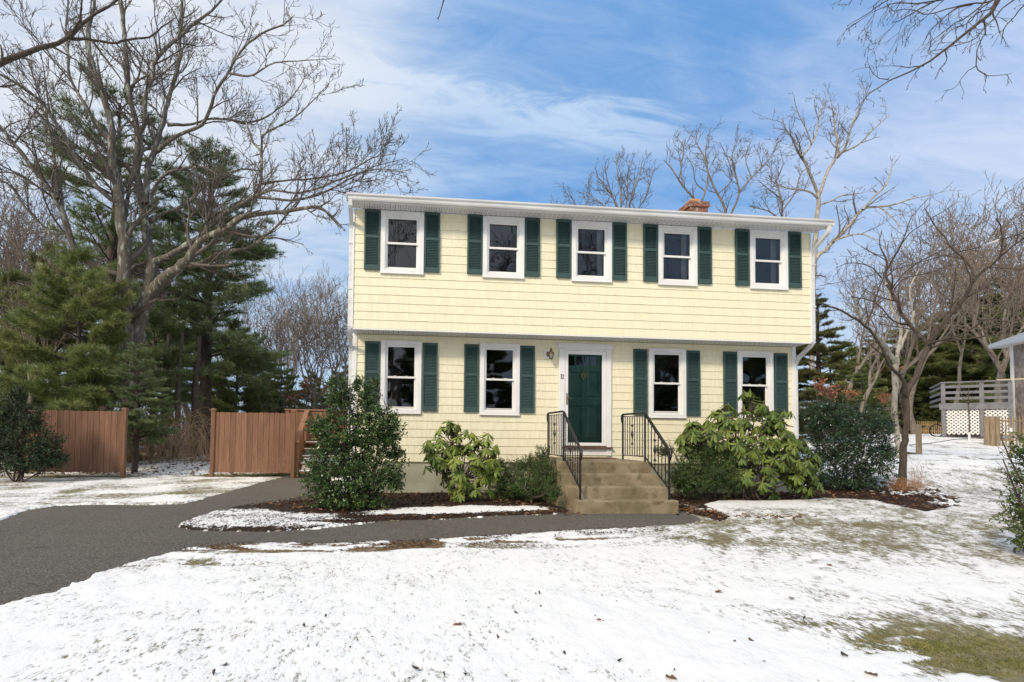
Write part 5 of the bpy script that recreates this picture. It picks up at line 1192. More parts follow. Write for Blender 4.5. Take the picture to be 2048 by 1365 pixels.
RC = [
 (C5([(1060, 1100, 10), (1058, 800, 10), (1055, 600, 9), (1050, 500, 7), (1030, 430, 6), (1060, 380, 4), (1050, 320, 2)]), 17., 17.4, .8),
 (C5([(1052, 510, 6), (1000, 470, 4), (955, 430, 2)]), 17., 16.2, .8), (C5([(1056, 560, 7), (1110, 480, 5), (1130, 410, 4), (1170, 370, 2)]), 17, 18., .8),
 (C5([(1056, 600, 7), (1000, 560, 5), (920, 540, 3)]), 17, 16., .8)]
traced_tree('bare_tree', 'low twiggy bare tree between the chimney trees and the tall pale tree', 'tree', 17, RC, 35, M_farbark, M_barktwig, L=1.7, maxlvl=3, dn=3.4, minr=.0085, lim=(16, 9, 6, 4))
RD = [
 (C5([(405, 1100, 13), (403, 800, 12), (400, 640, 10), (380, 540, 7), (340, 470, 6), (300, 420, 4), (285, 375, 2)]), 19., 18., .8),
 (C5([(400, 640, 8), (395, 550, 7), (395, 480, 6), (380, 400, 4), (372, 335, 2)]), 19., 20., .8),
 (C5([(402, 640, 8), (430, 540, 7), (445, 480, 6), (470, 420, 4), (482, 350, 2)]), 19., 18.2, .8),
 (C5([(402, 660, 8), (450, 570, 6), (490, 510, 5), (512, 450, 4), (526, 385, 2)]), 19., 19.8, .8),
 (C5([(398, 660, 8), (345, 560, 6), (290, 510, 4), (245, 480, 2)]), 19., 20.5, .8),
 (C5([(396, 600, 6), (360, 500, 5), (335, 420, 4), (330, 360, 2)]), 19., 18.4, .8),
 (C5([(402, 600, 6), (420, 500, 5), (420, 420, 4), (430, 350, 2)]), 19., 20.4, .8)]
traced_tree('bare_tree', 'rounded fine-twigged treetop rising over the middle of the roof', 'tree', 19, RD, 36, M_farbark, M_barktwig, L=1.7, maxlvl=3, dn=3.4, minr=.0085, lim=(16, 9, 6, 4))
RE = [
 (C5([(225, 1100, 10), (225, 800, 9), (225, 640, 8), (215, 550, 5), (190, 500, 4), (150, 475, 2)]), 21., 20., .8),
 (C5([(226, 640, 7), (240, 560, 5), (262, 500, 4), (262, 440, 2)]), 21., 22., .8), (C5([(225, 660, 6), (170, 570, 4), (120, 530, 2)]), 21., 21., .8)]
traced_tree('bare_tree', 'faint low bare treetop left of the rounded one over the roof', 'tree', 21, RE, 37, M_farbark, M_barktwig, L=1.7, maxlvl=3, dn=3.4, minr=.0085, lim=(16, 9, 6, 4))

# generic leafless trees, one mesh pair per form
def bare_form(seed, H, forks, spread, r0, mt, mw, dn=1.9, L=1.9, maxlvl=2, minr=.0095, trunk=.35):
    rg = np.random.default_rng(seed); A, T = Tubes(), Tubes()
    def limb(p, d, l, r, lvl):
        n = 7; pts = [p]; q = p.copy(); dd = d.copy()
        for i in range(n-1):
            dd = dd+rg.normal(size=3)*.11; dd[2] += .06; dd /= np.linalg.norm(dd); q = q+dd*l/(n-1); pts.append(q.copy())
        pts = np.array(pts); rs = r*np.linspace(1, .5 if lvl < forks else .25, n); A.add(pts, rs, 7 if lvl < 2 else 5)
        if lvl >= 1: sprout(T, rg, pts, rs, L*(.8 if lvl < forks else 1), 0, maxlvl, dn, .3, minr, .1, lim=11)
        if lvl < forks:
            for k in range(2 if rg.random() < .6 else 3): limb(pts[-1], rdir(rg, dd, rg.uniform(.25, spread)), l*rg.uniform(.62, .85), rs[-1]*rg.uniform(.7, .92), lvl+1)
            if lvl > 0: limb(pts[3], rdir(rg, dd, rg.uniform(.5, .9)), l*.6, rs[3]*.5, lvl+1)
    d0 = np.array((rg.normal()*.05, rg.normal()*.05, 1.)); limb(np.array((0, 0, -.2)), d0/np.linalg.norm(d0), H*trunk, r0, 0)
    return A.mesh('limbs'), T.mesh('twigs')
def place_tree(name, label, cat, form, x, y, s, rz, group, mt, mw, z=None):
    o = thing(name, label, cat, (x, y, float(zg(x, y)) if z is None else z), rz, group); o.scale = (s, s, s)
    for nm, me, m in (('trunk', form[0], mt), ('crown', form[1], mw)):
        if not me.materials: me.materials.append(m)
        c = link(nm, me, None, o)
    return o
BF = [bare_form(101, 11, 3, .55, .16, 0, 0, trunk=.30), bare_form(102, 12, 3, .42, .15, 0, 0, trunk=.34), bare_form(103, 10, 3, .7, .17, 0, 0, trunk=.28), bare_form(104, 12, 3, .5, .13, 0, 0, trunk=.40), bare_form(105, 9, 3, .45, .12, 0, 0, dn=2.3, trunk=.22)]
HZ = {}
def bt(i, u, Y, vt, label, group=None, rz=0, name='bare_tree', hmax=None):
    """tree i at image column u, depth Y, with its top near image row vt"""
    p = at(u, 860, Y); x = float(p[0]); z0 = float(zg(x, Y)); top = float(at(u, vt, Y)[2]); f = i if isinstance(i, tuple) else BF[i]
    hz = HZ.setdefault(id(f), float(np.quantile([v.co.z for v in f[1].vertices], .975))); return place_tree(name, label, 'tree', f, x, Y, (top-z0)/hz, rz, group, M_farbark, M_fartwig)
ORD = ['leftmost', 'second from the left', 'third from the left', 'fourth from the left', 'fifth from the left', 'sixth from the left', 'seventh from the left', 'eighth from the left', 'ninth from the left', 'tenth from the left', 'eleventh from the left', 'twelfth from the left', 'thirteenth from the left', 'fourteenth from the left', 'fifteenth from the left', 'sixteenth from the left']
for k, (i, u, Y, vt) in enumerate([(1, 640, 22, 530), (3, 590, 25, 560), (0, 545, 21, 600), (4, 668, 19, 590), (1, 510, 27, 570), (2, 610, 33, 600), (3, 690, 30, 580), (4, 560, 30, 610), (4, 625, 19, 600), (1, 575, 36, 580), (3, 655, 38, 570), (4, 530, 34, 600)]):
    bt(i, u, Y, vt, 'grey leafless woodland tree beyond the fence, @@', 'leafless trees between the pines and the house', rz=k*1.7)
for k, (i, u, Y, vt) in enumerate([(0, 30, 14, 330), (3, 85, 16, 300), (1, -40, 12, 380), (2, 150, 20, 420), (4, 10, 20, 450), (3, 330, 24, 440), (1, 420, 22, 470), (0, 470, 28, 560), (4, 60, 10.5, 560), (2, 380, 30, 500), (1, -150, 14, 300), (3, 110, 26, 470), (4, 40, 17, 430), (1, 60, 22, 400), (4, -30, 22, 440)]):
    bt(i, u, Y, vt, 'leafless woodland tree among the left pines, @@', 'leafless trees among the left pines', rz=k*2.1+.4)
for k, (i, u, Y, vt) in enumerate([(0, 1700, 20, 500), (2, 1760, 24, 470), (1, 1830, 22, 440), (3, 1900, 19, 430), (4, 1960, 24, 420), (0, 2010, 18, 400), (2, 2080, 17, 330), (1, 1680, 28, 540), (3, 1790, 30, 500), (4, 1870, 30, 480), (0, 1940, 33, 470), (1, 2140, 22, 380), (2, 1730, 16, 560), (3, 2030, 28, 440), (4, 1990, 14, 480)]):
    bt(i, u, Y, vt, 'leafless tree of the woods right of the house, @@', 'leafless trees behind the side yard', rz=k*1.3+.2)
# across the street behind the camera (seen only mirrored in the windows)
for k, (i, x, y, s) in enumerate([(2, -2, -24, 1.5), (1, 1.5, -19, 1.7), (2, 5, -22, 1.9), (0, 9.5, -21, 1.9), (2, 14, -23, 1.9), (4, 19, -22, 2.2), (3, 24, -24, 1.9), (0, 30, -26, 1.9)]):
    place_tree('bare_tree', 'leafless tree across the street mirrored in the panes, @@', 'tree', BF[i], x, y, s, k*1.9, 'leafless trees across the street', M_farbark, M_fartwig)

# ------------------------------------------------------------------ conifers
ND_V = [(0, -.5, 0), (0, .5, 0), (1, 0, 0)]; ND_F = [(0, 1, 2)]
def pine_form(seed, H, Rmax, nwh, bare=.12, taper=1., tufts=4200, nl=.17, nw=.011, nn=9, droop=.25, topgap=0., snow=.06, shape=None, curve=.3):
    rg = np.random.default_rng(seed); A = Tubes(); hs = np.linspace(0, H, 9)
    tr = np.stack([np.cumsum(rg.normal(size=9)*.04), np.cumsum(rg.normal(size=9)*.04), hs-.2], 1); A.add(tr, .022*H*(1-hs/H*.9)**.9, 9)
    P, Dv = [], []; per = []
    for w in range(nwh):
        f = bare+(1-bare)*(w+rg.random()*.6)/nwh; h = H*f
        prof = shape(f) if shape else (1-f)**taper*(1-.3*math.exp(-((f-bare)/.1)**2))+.03
        for k in range(rg.integers(4, 7)):
            if rg.random() < topgap: continue
            az = rg.uniform(0, 2*math.pi); L = Rmax*prof*rg.uniform(.65, 1.15); e = rg.uniform(-.05, .35)+(.5*f)
            n = 6; q = np.array((0, 0, h)); c = np.array([np.interp(h, hs, tr[:, 0]), np.interp(h, hs, tr[:, 1]), 0]); q = q+c; pts = [q.copy()]; d = np.array((math.cos(az)*math.cos(e), math.sin(az)*math.cos(e), math.sin(e)))
            for i in range(n-1):
                d = d+rg.normal(size=3)*.07; d[2] -= droop*.2*(1 if i < 3 else -curve); d /= np.linalg.norm(d); q = q+d*L/(n-1); pts.append(q.copy())
            pts = np.array(pts); A.add(pts, np.linspace(.012*L+.008, .004, n), 4); per.append((pts, L))
    tot = sum(L for _, L in per)
    for pts, L in per:
        m = max(3, int(tufts*L/tot/3.2))
        for j in range(m):
            t = rg.uniform(.22, 1)**.8; i = min(int(t*5), 4); u_ = t*5-i; b = pts[i]*(1-u_)+pts[i+1]*u_; d = pts[i+1]-pts[i]; d /= np.linalg.norm(d)
            side = np.cross(d, (0, 0, 1)); side /= np.linalg.norm(side)+1e-9; sgn = 1 if rg.random() < .5 else -1
            sl = L*.34*(1.1-t)*rg.uniform(.4, 1.2)+.10; sd = d*.75+side*sgn*.8+np.array((0, 0, rg.normal()*.12)); sd /= np.linalg.norm(sd)
            if sl > .2: A.add(np.array([b, b+sd*sl*.5, b+sd*sl]), [.006, .004, .002], 3)
            for s in np.linspace(.35, 1, max(1, int(sl/.14)+1)): P.append(b+sd*sl*s+rg.normal(size=3)*.02); Dv.append(sd+np.array((0, 0, .25)))
    P = np.array(P); Dv = np.array(Dv); K = len(P)
    PP = np.repeat(P, nn, 0); DD = np.repeat(Dv/np.linalg.norm(Dv, axis=1, keepdims=True), nn, 0)*.8+rg.normal(size=(K*nn, 3))*.55
    ned = scatter('needles', ND_V, ND_F, PP-DD*.02, DD, rg.normal(size=(K*nn, 3)), np.stack([nl*rg.uniform(.7, 1.25, K*nn), np.full(K*nn, nw), np.ones(K*nn)], 1))
    sn = None
    if snow:
        sel = rg.random(K) < snow; Q = P[sel]; k2 = 4; QQ = np.repeat(Q, k2, 0)+rg.normal(size=(len(Q)*k2, 3))*.04+np.array((0, 0, .05)); D2 = np.repeat(Dv[sel], k2, 0)*.7+rg.normal(size=(len(Q)*k2, 3))*.4; D2[:, 2] *= .3
        sn = scatter('snow_dusting', ND_V, ND_F, QQ, D2, np.tile((0., 0, 1.), (len(QQ), 1)), np.stack([nl*.75*rg.uniform(.5, 1.2, len(QQ)), np.full(len(QQ), nw*1.7), np.ones(len(QQ))], 1))
    return A.mesh('pine_limbs'), ned, sn
def place_pine(label, form, u, Y, vtop, rz, group, mneedle, name='pine_tree', hbase=None, z=None, sxy=1.):
    p = at(u, 860, Y); x = float(p[0]); z0 = float(zg(x, Y)); top = float(at(u, vtop, Y)[2]); s = (top-z0)/form[3]
    o = thing(name, label, 'tree', (x, Y, z0), rz, group); o.scale = (s*sxy, s*sxy, s)
    link('trunk', form[0], None, o)
    if not form[0].materials: form[0].materials.append(M_barkdark)
    if not form[1].materials: form[1].materials.append(mneedle)
    link('crown', form[1], None, o)
    if form[2]:
        if not form[2].materials: form[2].materials.append(M_snowclump)
        link('snow', form[2], None, o)
    return o
PA = (*pine_form(201, 7, 3.2, 17, bare=.03, taper=.55, tufts=17000, nl=.25, nw=.014, nn=13, snow=.05), 7)       # broad low young pine
PA2 = (*pine_form(211, 7, 3.0, 13, bare=.30, taper=.5, tufts=6500, nl=.25, nw=.014, nn=12, snow=.14), 7)
PB = (*pine_form(202, 12, 3.8, 26, bare=.20, taper=.5, tufts=15000, nl=.22, nw=.018, nn=10, snow=.14, droop=.35), 12)  # tall full pine
PC = (*pine_form(203, 12, 2.6, 14, bare=.38, tufts=3600, nl=.24, nw=.016, nn=12, snow=.0, topgap=.15, shape=lambda f: .35+.65*math.sin(min(1, (f-.35)/.65)*math.pi)**.7), 12)  # thin tall pine, bare below
PD = (*pine_form(204, 8, 3.0, 19, bare=.03, taper=.6, tufts=17000, nl=.22, nw=.022, nn=9, snow=.02), 8)
PE = (*pine_form(205, 8, 2.4, 24, bare=.03, taper=.8, tufts=26000, nl=.14, nw=.018, nn=10, snow=.0, droop=.5), 8)      # spruce
place_pine('broad feathery green pine filling the space above the left fence panel', PA, 150, 6.0, 520, .5, None, M_needle)
place_pine('tall dense pine with snow-dusted boughs behind the gap in the fence', PB, 405, 11.5, 292, 1.9, None, M_needle2)
place_pine('thin tall pine with ragged open crown behind the many-stemmed tree', PC, 212, 11., 195, 0, None, M_needle2)
place_pine('snow-dusted pine bough mass just right of the left fence post', PA2, 300, 9.2, 610, 4.1, None, M_needle2)
place_pine('small snow-dusted pine with low boughs touching the left fence post', PB, 272, 4.7, 690, 2.9, None, M_needle2, sxy=1.1)
for k, (fm, u, Y, vt, sx) in enumerate([(PA, 10, 12, 560, 1), (PD, 100, 14, 500, 1), (PB, 330, 17, 430, 1), (PD, 560, 19, 730, 1.2), (PA, 470, 15, 650, .9), (PD, 620, 21, 745, 1.2), (PD, -90, 12, 560, 1), (PD, 690, 24, 735, 1.2), (PB, 220, 18, 470, 1.), (PD, 520, 24, 700, 1.2)]):
    place_pine('evergreen of the woods standing back behind the brown fence, @@', fm, u, Y, vt, k*1.3+.7, 'evergreens of the left woods', M_needle, sxy=sx)
place_pine('dark olive spruce showing just past the right corner of the house', PE, 1640, 9.5, 585, .4, None, M_needle3, name='spruce_tree', sxy=1.15)
for k, (fm, u, Y, vt, sx) in enumerate([(PD, 1700, 24, 690, 1.2), (PE, 1755, 27, 670, 1.5), (PD, 1810, 31, 650, 1.3), (PD, 1870, 30, 640, 1.4), (PD, 1930, 30, 610, 1.4), (PE, 1980, 28, 560, 1.6), (PD, 2040, 24, 540, 1.2), (PD, 2100, 21, 520, 1.2), (PD, 1665, 30, 700, 1.2), (PE, 1900, 35, 630, 1.6), (PD, 1840, 38, 660, 1.4), (PD, 1760, 36, 690, 1.3), (PD, 1990, 36, 600, 1.4), (PD, 1725, 20, 740, 1.3), (PD, 1850, 34, 690, 1.5), (PD, 1950, 33, 660, 1.5)]):
    place_pine('olive-green evergreen of the woods behind the neighbouring deck, @@', fm, u, Y, vt, k*1.7+.3, 'evergreens of the right woods', M_needle3, name='evergreen_tree', sxy=sx)
for k, (fm, x, y, s) in enumerate([(PD, -9, -31, 1.1), (PA, -4.5, -29, 1.3), (PD, -.5, -27, 1.2), (PA, 3.5, -28, 1.3), (PD, 8, -27, 1.2), (PA, 13, -28, 1.4), (PD, 18, -27, 1.2), (PA, 23, -28, 1.4), (PD, 29, -28, 1.3), (PD, 36, -26, 1.2)]):
    o = thing('evergreen_tree', 'dark evergreen across the street mirrored in the panes, @@', 'tree', (x, y, 0), k*1.1, 'evergreens across the street'); o.scale = (s,)*3
    link('trunk', fm[0], None, o); link('crown', fm[1], None, o)

# woodland brush filling the depth of the woods
def brush(name, label, xr, yr, n, hmax, seed, m):
    rg = np.random.default_rng(seed); T = Tubes()
    X = rg.uniform(*xr, n); Yq = rg.uniform(*yr, n); Z = zg(X, Yq)
    for x, y, z in zip(X, Yq, Z):
        h = hmax*rg.uniform(.25, 1)**1.3; p = np.array((x, y, z-.1)); d = np.array((rg.normal()*.25, rg.normal()*.2, 1)); pts = [p+d*h*t+np.array((rg.normal()*.08, rg.normal()*.08, 0))*h*t for t in (0, .3, .6, 1)]; r = .010+.004*h
        T.add(np.array(pts), np.linspace(r, r*.4, 4), 3)
        for k in range(3):
            t = rg.uniform(.3, .9); q = p+d*h*t; e = q+np.array((rg.normal()*.3, rg.normal()*.2, rg.uniform(.1, .5)))*h*.5; T.add(np.array([q, (q+e)/2+rg.normal(size=3)*.05, e]), [r*.6, r*.45, r*.25], 3)
    return tag(T.build(name, m, None), label, 'brush', kind='stuff')
brush('woodland_brush', 'brown leafless underbrush filling the woods left of the house', (-45, 3), (15, 34), 4200, 4.0, 81, M_fartwig)
brush('woodland_brush', 'brown leafless underbrush filling the woods behind the neighbour', (12, 75), (30, 48), 3000, 4.5, 82, M_fartwig)

# ------------------------------------------------------------------ shrubs
LEAF_V = [(0, 0, 0), (.35, .5, .10), (.35, 0, 0), (.35, -.5, .10), (.75, .32, .05), (.75, 0, -.02), (.75, -.32, .05), (1, 0, -.08)]
LEAF_F = [(0, 2, 1, 1), (0, 3, 2, 2)]
LEAF_Q = [(0, 3, 2, 1), (2, 5, 4, 1), (3, 6, 5, 2), (5, 6, 7, 4)]
SLEAF_V = [(0, 0, 0), (.5, .5, .08), (1, 0, -.05), (.5, -.5, .08)]; SLEAF_F = [(0, 3, 2, 1)]
def shell_points(rg, blobs, n, inner=.0, rough=.16):
    """points on the surface of a union of lumpy ellipsoids: (position, outward, centre)"""
    w = np.array([b[3]*b[4]*b[5] for b in blobs])**(2/3); w /= w.sum(); out = []
    while len(out) < n:
        b = blobs[rg.choice(len(blobs), p=w)]; d = rg.normal(size=3); d /= np.linalg.norm(d); c = np.array(b[:3]); R3 = np.array(b[3:6])
        p = c+d*R3*(1+rough*rg.normal())*(1-inner*rg.random()**1.5)
        if any(np.sum(((p-np.array(o[:3]))/np.array(o[3:6]))**2) < .55*(1-inner) for o in blobs if o is not b): continue
        out.append((p, d, c))
    return out
def leafy_shrub(name, label, cat, base, blobs, seed, ml, mb_, shoots=900, per=11, sl=.28, ls=.045, lw=.5, inner=.45, fullleaf=False, rough=.14, upb=.35, stems=7, group=None, rg=None, clipz=.03, flat=.5):
    """leaves on short shoots that end on a lumpy surface; blobs relative to base"""
    rg = rg or np.random.default_rng(seed); T = Tubes(); P, X, Z, S = [], [], [], []
    pts = shell_points(rg, blobs, shoots, inner, rough)
    for p, d, c in pts:
        if p[2] < clipz: continue
        dd = d+np.array((0, 0, upb))+rg.normal(size=3)*.35; dd /= np.linalg.norm(dd); l = sl*rg.uniform(.6, 1.3); s0 = p-dd*l
        mid = (s0+p)/2+rg.normal(size=3)*.02; T.add(np.array([s0, mid, p]), [.004, .003, .002], 3)
        for j in range(per):
            t = (j+rg.random())/per; q = s0+(p-s0)*t+rg.normal(size=3)*.008; a = rg.normal(size=3); a -= dd*(a@dd); a /= np.linalg.norm(a)+1e-9
            x = dd*.55+a; P.append(q); X.append(x); Z.append(np.array((0, 0, 1.))*flat+rg.normal(size=3)*.5+d*.4); S.append(ls*rg.uniform(.65, 1.2))
    top = max(b[2]+b[5] for b in blobs)
    for k in range(stems):
        b = blobs[k % len(blobs)]; e = np.array(b[:3])+rg.normal(size=3)*np.array(b[3:6])*.4; s0 = np.array((rg.normal()*.10, rg.normal()*.10, -.05))
        pl = crm([s0, s0*.6+e*.25+rg.normal(size=3)*.06, e*.7+s0*.1, e+np.array((0, 0, b[5]*.5))], 8); T.add(pl, np.linspace(.022, .006, 8), 6); sprout(T, rg, pl, np.linspace(.02, .006, 8), .5, 0, 1, 4, .3, .003, .2)
    o = thing(name, label, cat, base, 0, group); S = np.array(S)
    TV, TF = (LEAF_V, LEAF_Q) if fullleaf else (SLEAF_V, SLEAF_F)
    me = scatter('leaves', TV, TF, P, X, Z, np.stack([S, S*lw, S], 1)); link('foliage', me, ml, o)
    T.build('stem', mb_, o); return o

hb = at(707, 1010, -2.15); k_ = depth(hb)/F_PX; hb = np.array((hb[0], -2.15, 0.))
def B(u, v, ru, rv, ry=None, Y=None, base=hb, Yb=-2.15, dy=0.):
    p = at(u, v, Yb+dy)-base; s = depth(at(u, v, Yb+dy))/F_PX; return (p[0], p[1], p[2], ru*s, (ry if ry else ru)*s, rv*s)
leafy_shrub('holly_bush', 'tall glossy dark green holly bush at the left front corner of the house', 'bush', hb,
    [B(690, 960, 88, 62, 75), B(745, 935, 70, 60, 60), B(690, 860, 62, 62, 60), B(745, 850, 55, 55, 50), B(655, 925, 52, 65, 50), B(680, 790, 34, 38, 32), B(735, 790, 26, 34, 28), B(772, 860, 40, 46, 40), B(790, 905, 26, 22, 24), B(715, 765, 14, 24, 14), B(640, 850, 34, 26, 30), B(750, 765, 12, 22, 12), B(665, 765, 12, 18, 12), B(700, 1000, 86, 26, 70), B(790, 960, 22, 26, 20)],
    41, M_holly, M_barkdark, shoots=2100, per=12, sl=.17, ls=.046, lw=.55, inner=.5, fullleaf=True, rough=.10, stems=9)
yb = np.array((at(1055, 985, -1.2)[0], -1.2, 0.)); BY = lambda u, v, ru, rv, ry=None, dy=0.: B(u, v, ru, rv, ry, base=yb, Yb=-1.2, dy=dy)
leafy_shrub('yew_bush', 'low dense green yew left of the concrete steps', 'bush', yb,
    [BY(1050, 965, 64, 44, 60), BY(1095, 955, 34, 42, 40, -.55), BY(1108, 985, 20, 24, 24, -1.2), BY(1090, 950, 36, 40, 36), BY(1015, 970, 40, 34, 36), BY(1060, 930, 50, 24, 40), BY(1085, 905, 20, 20, 16), BY(1000, 930, 20, 20, 20)],
    42, M_yew, M_barkdark, shoots=1500, per=16, sl=.16, ls=.032, lw=.4, inner=.5, rough=.12, upb=.5, stems=5)
yb2 = np.array((at(1410, 975, -1.2)[0], -1.2, 0.)); BY = lambda u, v, ru, rv, ry=None, dy=0.: B(u, v, ru, rv, ry, base=yb2, Yb=-1.2, dy=dy)
leafy_shrub('yew_bush', 'low dense green yew between the right railing and the rhododendron', 'bush', yb2,
    [BY(1395, 945, 58, 44, 50), BY(1440, 940, 45, 50, 45), BY(1370, 960, 36, 34, 36), BY(1400, 905, 38, 22, 34), BY(1330, 900, 22, 14, 18), BY(1465, 960, 26, 30, 26)],
    43, M_yew, M_barkdark, shoots=1700, per=16, sl=.16, ls=.032, lw=.4, inner=.5, rough=.12, upb=.5, stems=5)
hb2 = np.array((at(1700, 965, .2)[0], .2, float(zg(at(1700, 965, .2)[0], .2)))); BY = lambda u, v, ru, rv, ry=None, dy=0.: B(u, v, ru, rv, ry, base=hb2, Yb=.2, dy=dy)
leafy_shrub('holly_bush', 'wide open dark holly beside the small tree right of the house', 'bush', hb2,
    [BY(1660, 880, 60, 80, 50), BY(1710, 850, 66, 50, 55), BY(1725, 920, 68, 55, 55), BY(1640, 830, 42, 42, 40), BY(1760, 850, 34, 30, 32), BY(1700, 965, 70, 24, 50), BY(1765, 895, 30, 34, 30), BY(1630, 950, 30, 40, 30)],
    44, M_holly2, M_barkdark, shoots=1900, per=11, sl=.22, ls=.055, lw=.5, inner=.55, fullleaf=False, rough=.13, stems=10)
yb3 = np.array((at(40, 955, 2.0)[0], 2.0, 0.)); BY = lambda u, v, ru, rv, ry=None, dy=0.: B(u, v, ru, rv, ry, base=yb3, Yb=2., dy=dy)
leafy_shrub('yew_bush', 'dark spreading yew in front of the left fence panel', 'bush', yb3,
    [BY(30, 880, 66, 72, 55), BY(88, 895, 40, 44, 45), BY(120, 915, 22, 18, 24), BY(35, 790, 20, 26, 20), BY(20, 815, 36, 40, 34), BY(60, 840, 34, 36, 32), BY(-30, 880, 60, 70, 50), BY(100, 910, 28, 22, 26), BY(60, 925, 60, 24, 50)],
    45, M_yewd, M_barkdark, shoots=1500, per=12, sl=.28, ls=.06, lw=.42, inner=.5, rough=.14, stems=7)
hb3 = np.array((at(2130, 1130, -5.9)[0], -5.9, 0.)); BY = lambda u, v, ru, rv, ry=None, dy=0.: B(u, v, ru, rv, ry, base=hb3, Yb=-5.9, dy=dy)
leafy_shrub('holly_bush', 'light green holly cut off by the right edge of the picture', 'bush', hb3,
    [BY(2110, 1000, 105, 105, 80), BY(2120, 910, 90, 60, 70), BY(2150, 1060, 120, 90, 90), BY(2070, 960, 45, 30, 40), BY(2065, 1060, 40, 50, 36), BY(2055, 900, 36, 22, 30), BY(2150, 860, 60, 50, 50)],
    46, M_hollyn, M_barkdark, shoots=900, per=10, sl=.14, ls=.036, lw=.55, inner=.5, fullleaf=True, rough=.10, stems=6)
# evergreen and beech undergrowth right of the house
ub = np.array((at(1650, 860, 5.)[0], 5., float(zg(at(1650, 860, 5.)[0], 5.)))); BY = lambda u, v, ru, rv, ry=None, dy=0.: B(u, v, ru, rv, ry, base=ub, Yb=5., dy=dy)
leafy_shrub('beech_sapling', 'russet-leaved beech sapling behind the dark holly', 'bush', ub, [BY(1660, 780, 22, 18, 20), BY(1640, 770, 20, 14, 18), BY(1700, 785, 16, 10, 14)], 47, M_orange, M_barktwig, shoots=90, per=7, sl=.3, ls=.085, lw=.55, inner=.6, rough=.25, stems=4)
ub2 = np.array((at(640, 860, 16.)[0], 16., 0.3)); BY = lambda u, v, ru, rv, ry=None, dy=0.: B(u, v, ru, rv, ry, base=ub2, Yb=16., dy=dy)
leafy_shrub('beech_sapling', 'russet-leaved beech sapling behind the fence by the deck', 'bush', ub2, [BY(610, 770, 22, 30, 20), BY(655, 780, 24, 24, 18), BY(580, 795, 20, 14, 14)], 48, M_orange, M_barktwig, shoots=110, per=6, sl=.5, ls=.10, lw=.55, inner=.7, rough=.3, stems=5)
ub3 = np.array((at(1810, 860, 16.)[0], 16., float(zg(at(1810, 860, 16.)[0], 16.)))); BY = lambda u, v, ru, rv, ry=None, dy=0.: B(u, v, ru, rv, ry, base=ub3, Yb=16., dy=dy)
leafy_shrub('beech_sapling', 'russet-leaved beech branch glimpsed between the two right trunks', 'bush', ub3, [BY(1765, 790, 14, 8, 12), BY(1790, 735, 16, 7, 12), BY(1770, 800, 10, 6, 10)], 49, M_orange, M_barktwig, shoots=60, per=6, sl=.4, ls=.10, lw=.5, inner=.7, rough=.3, stems=3)

